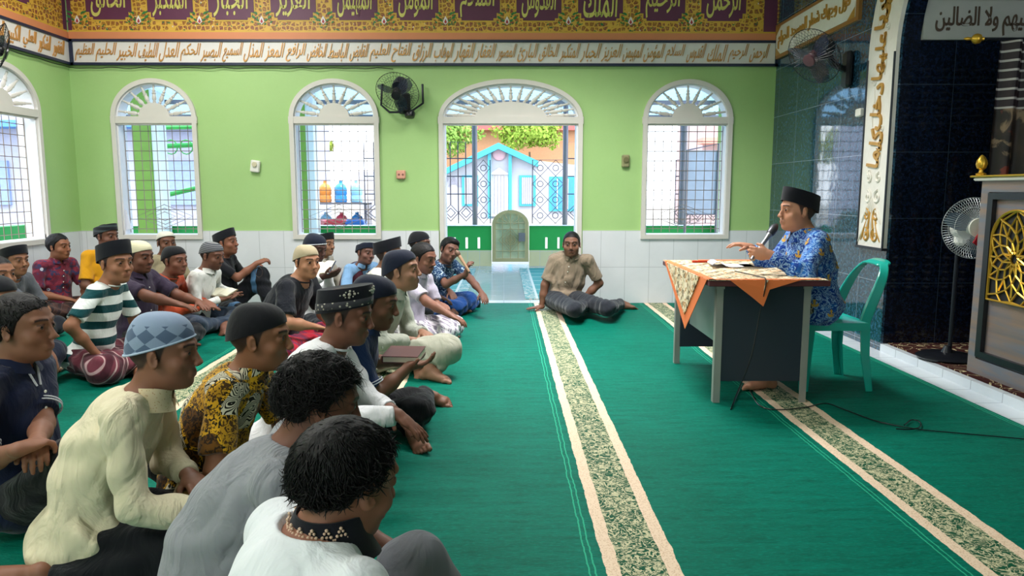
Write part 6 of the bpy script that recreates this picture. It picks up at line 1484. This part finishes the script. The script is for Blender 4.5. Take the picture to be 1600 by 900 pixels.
# prayer beads in the hand by the wall, black cup near the doorway
bp_ = atY(404, 414, 7.2); P_ = [bp_+np.array((.035*math.sin(t), 0, -.06-.05*math.cos(t)+(-.01))) for t in [2*PI*k/26 for k in range(26)]]
g = G()
for p in P_: g.sph(p, .0045, 6, 4)
tag(g.tube(P_, .0012, 4, True).build('prayer_beads', flat('dark_bead', '3a2c26', .3), None, True), 'string of prayer beads hanging from the hand of the man in black', 'prayer beads')
cpx = atZ(742, 480, .0); cu_ = thing('black_cup', 'small black cup on the green carpet before the blue sarong', 'cup', (cpx[0], cpx[1], 0)); G().lathe([(.055, 0), (.062, .01), (.066, .08), (.066, .105), (.058, .105), (.05, .02), (.001, .015)], n=22).build('cup_body', M_BLACK, cu_, True); G().tube([(-.06, 0, .09), (-.09, 0, .08), (-.09, 0, .04), (-.06, 0, .03)], .006, 6).build('handle', M_BLACK, cu_, True)

# --- the speaker
KOR = cloth_mat('blue_white_figured_shirt', '1b4a9c', p_korpri, wr=.35)
hpos = atY(1246, 331, 4.64)
I30 = person(pos=hpos, face=180, hyaw=186, hpit=-2, label='speaker in blue white figured shirt and black cap seated at the table with microphone', o=cfg_skin('b07d64', mous=.15, fat=1.14), hat=('songkok', VELV, .088, .06), top=('koko', 'long', KOR), bottom=('trousers', cloth_mat('black_batik_trousers', '16181d', lambda n, b: n.mix(n.step(n.math('ABSOLUTE', n.math('SUBTRACT', n.noise(14, 2, dist=2), .5)), .035, .02), b, rgb('b9b39c')))), pz=.53, lean=.12, hunch=.03, legs='chair', legcut=.72,
  handL=('Y', 1202, 398, 4.40), hdL=(.3, 1, .1), hnL=(1, -.25, 0), curlL=.95, poleL=(-.7, -.3, -.8), handR=('Y', 1172, 386, 4.80), hdR=(0, 1, .25), hnR=(0.1, .1, -1), curlR=.45, poleR=(.3, -.2, -1), build=1.16, hs=1.07, topname='shirt')
i = I30
mc = thing('microphone', 'black and silver microphone held upright to the mouth of the speaker', 'microphone'); T_, hd_, hn_ = i['arms'][1][3], unit(i['arms'][1][4]), unit(i['arms'][1][5]); mo = i['world'](i['hp'](0, .118, -.072)); a = i['world'](T_+hd_*.072+hn_*.030); a = a-unit(mo-a)*.05; b = a+(mo-a)*.92; d_ = unit(b-a); L_ = np.linalg.norm(b-a)
G().lathe([(.010, -.02), (.0115, 0), (.013, L_*.55), (.018, L_*.72)], a, d_, 16).build('handle', flat('silver_microphone_body', '9a9aa0', .3, .7), mc, True)
G().lathe([(.018, L_*.72), (.0245, L_*.76), (.0265, L_*.87), (.025, L_*.95), (.014, L_*1.03), (.001, L_*1.05)], a, d_, 18).build('grille_head', flat('dark_grille', '4a4a50', .4, .6), mc, True)
# gold crests printed on the shirt
from mathutils.bvhtree import BVHTree
me = i['shirt'].data; bv = BVHTree.FromPolygons([v.co[:] for v in me.vertices], [tuple(p.vertices) for p in me.polygons])
MG = flat('gold_print', 'c79b3c', .6); rg = np.random.RandomState(5); g = G()
ctr = []
vs = np.array([v.co[:] for v in me.vertices]); ns = np.array([v.normal[:] for v in me.vertices])
for idx in rg.permutation(len(vs)):
    p = vs[idx]
    if p[2] < .5: continue
    if all(np.linalg.norm(p-q) > .115 for q in ctr): ctr.append(p)
    else: continue
    n_ = unit(ns[idx]); upv = unit(np.array((0, 0, 1.))-n_*n_[2]) if abs(n_[2]) < .9 else unit(np.array((0, 1., 0))-n_*n_[1]); sdv = np.cross(upv, n_)
    for (du, dv, ru, rv) in ((0, .016, .009, .011), (0, .003, .006, .012), (-.013, -.010, .011, .007), (.013, -.010, .011, .007), (0, -.014, .020, .006), (-.020, -.002, .006, .006), (.020, -.002, .006, .006)):
        q0 = Vector(p+sdv*du+upv*dv+n_*.03); hit = bv.ray_cast(q0, Vector(-n_))
        if hit[0] is None: continue
        c = np.array(hit[0]); nn = np.array(hit[1])
        if nn@n_ < 0: nn = -nn
        uu = unit(upv-nn*(upv@nn)); ss = np.cross(uu, nn)
        g.add([c+nn*.0022+ss*ru*math.cos(t)+uu*rv*math.sin(t) for t in [2*PI*k/10 for k in range(10)]], [tuple(range(10))])
g.build('shirt_pattern', MG, i['shirt'], recalc=False)
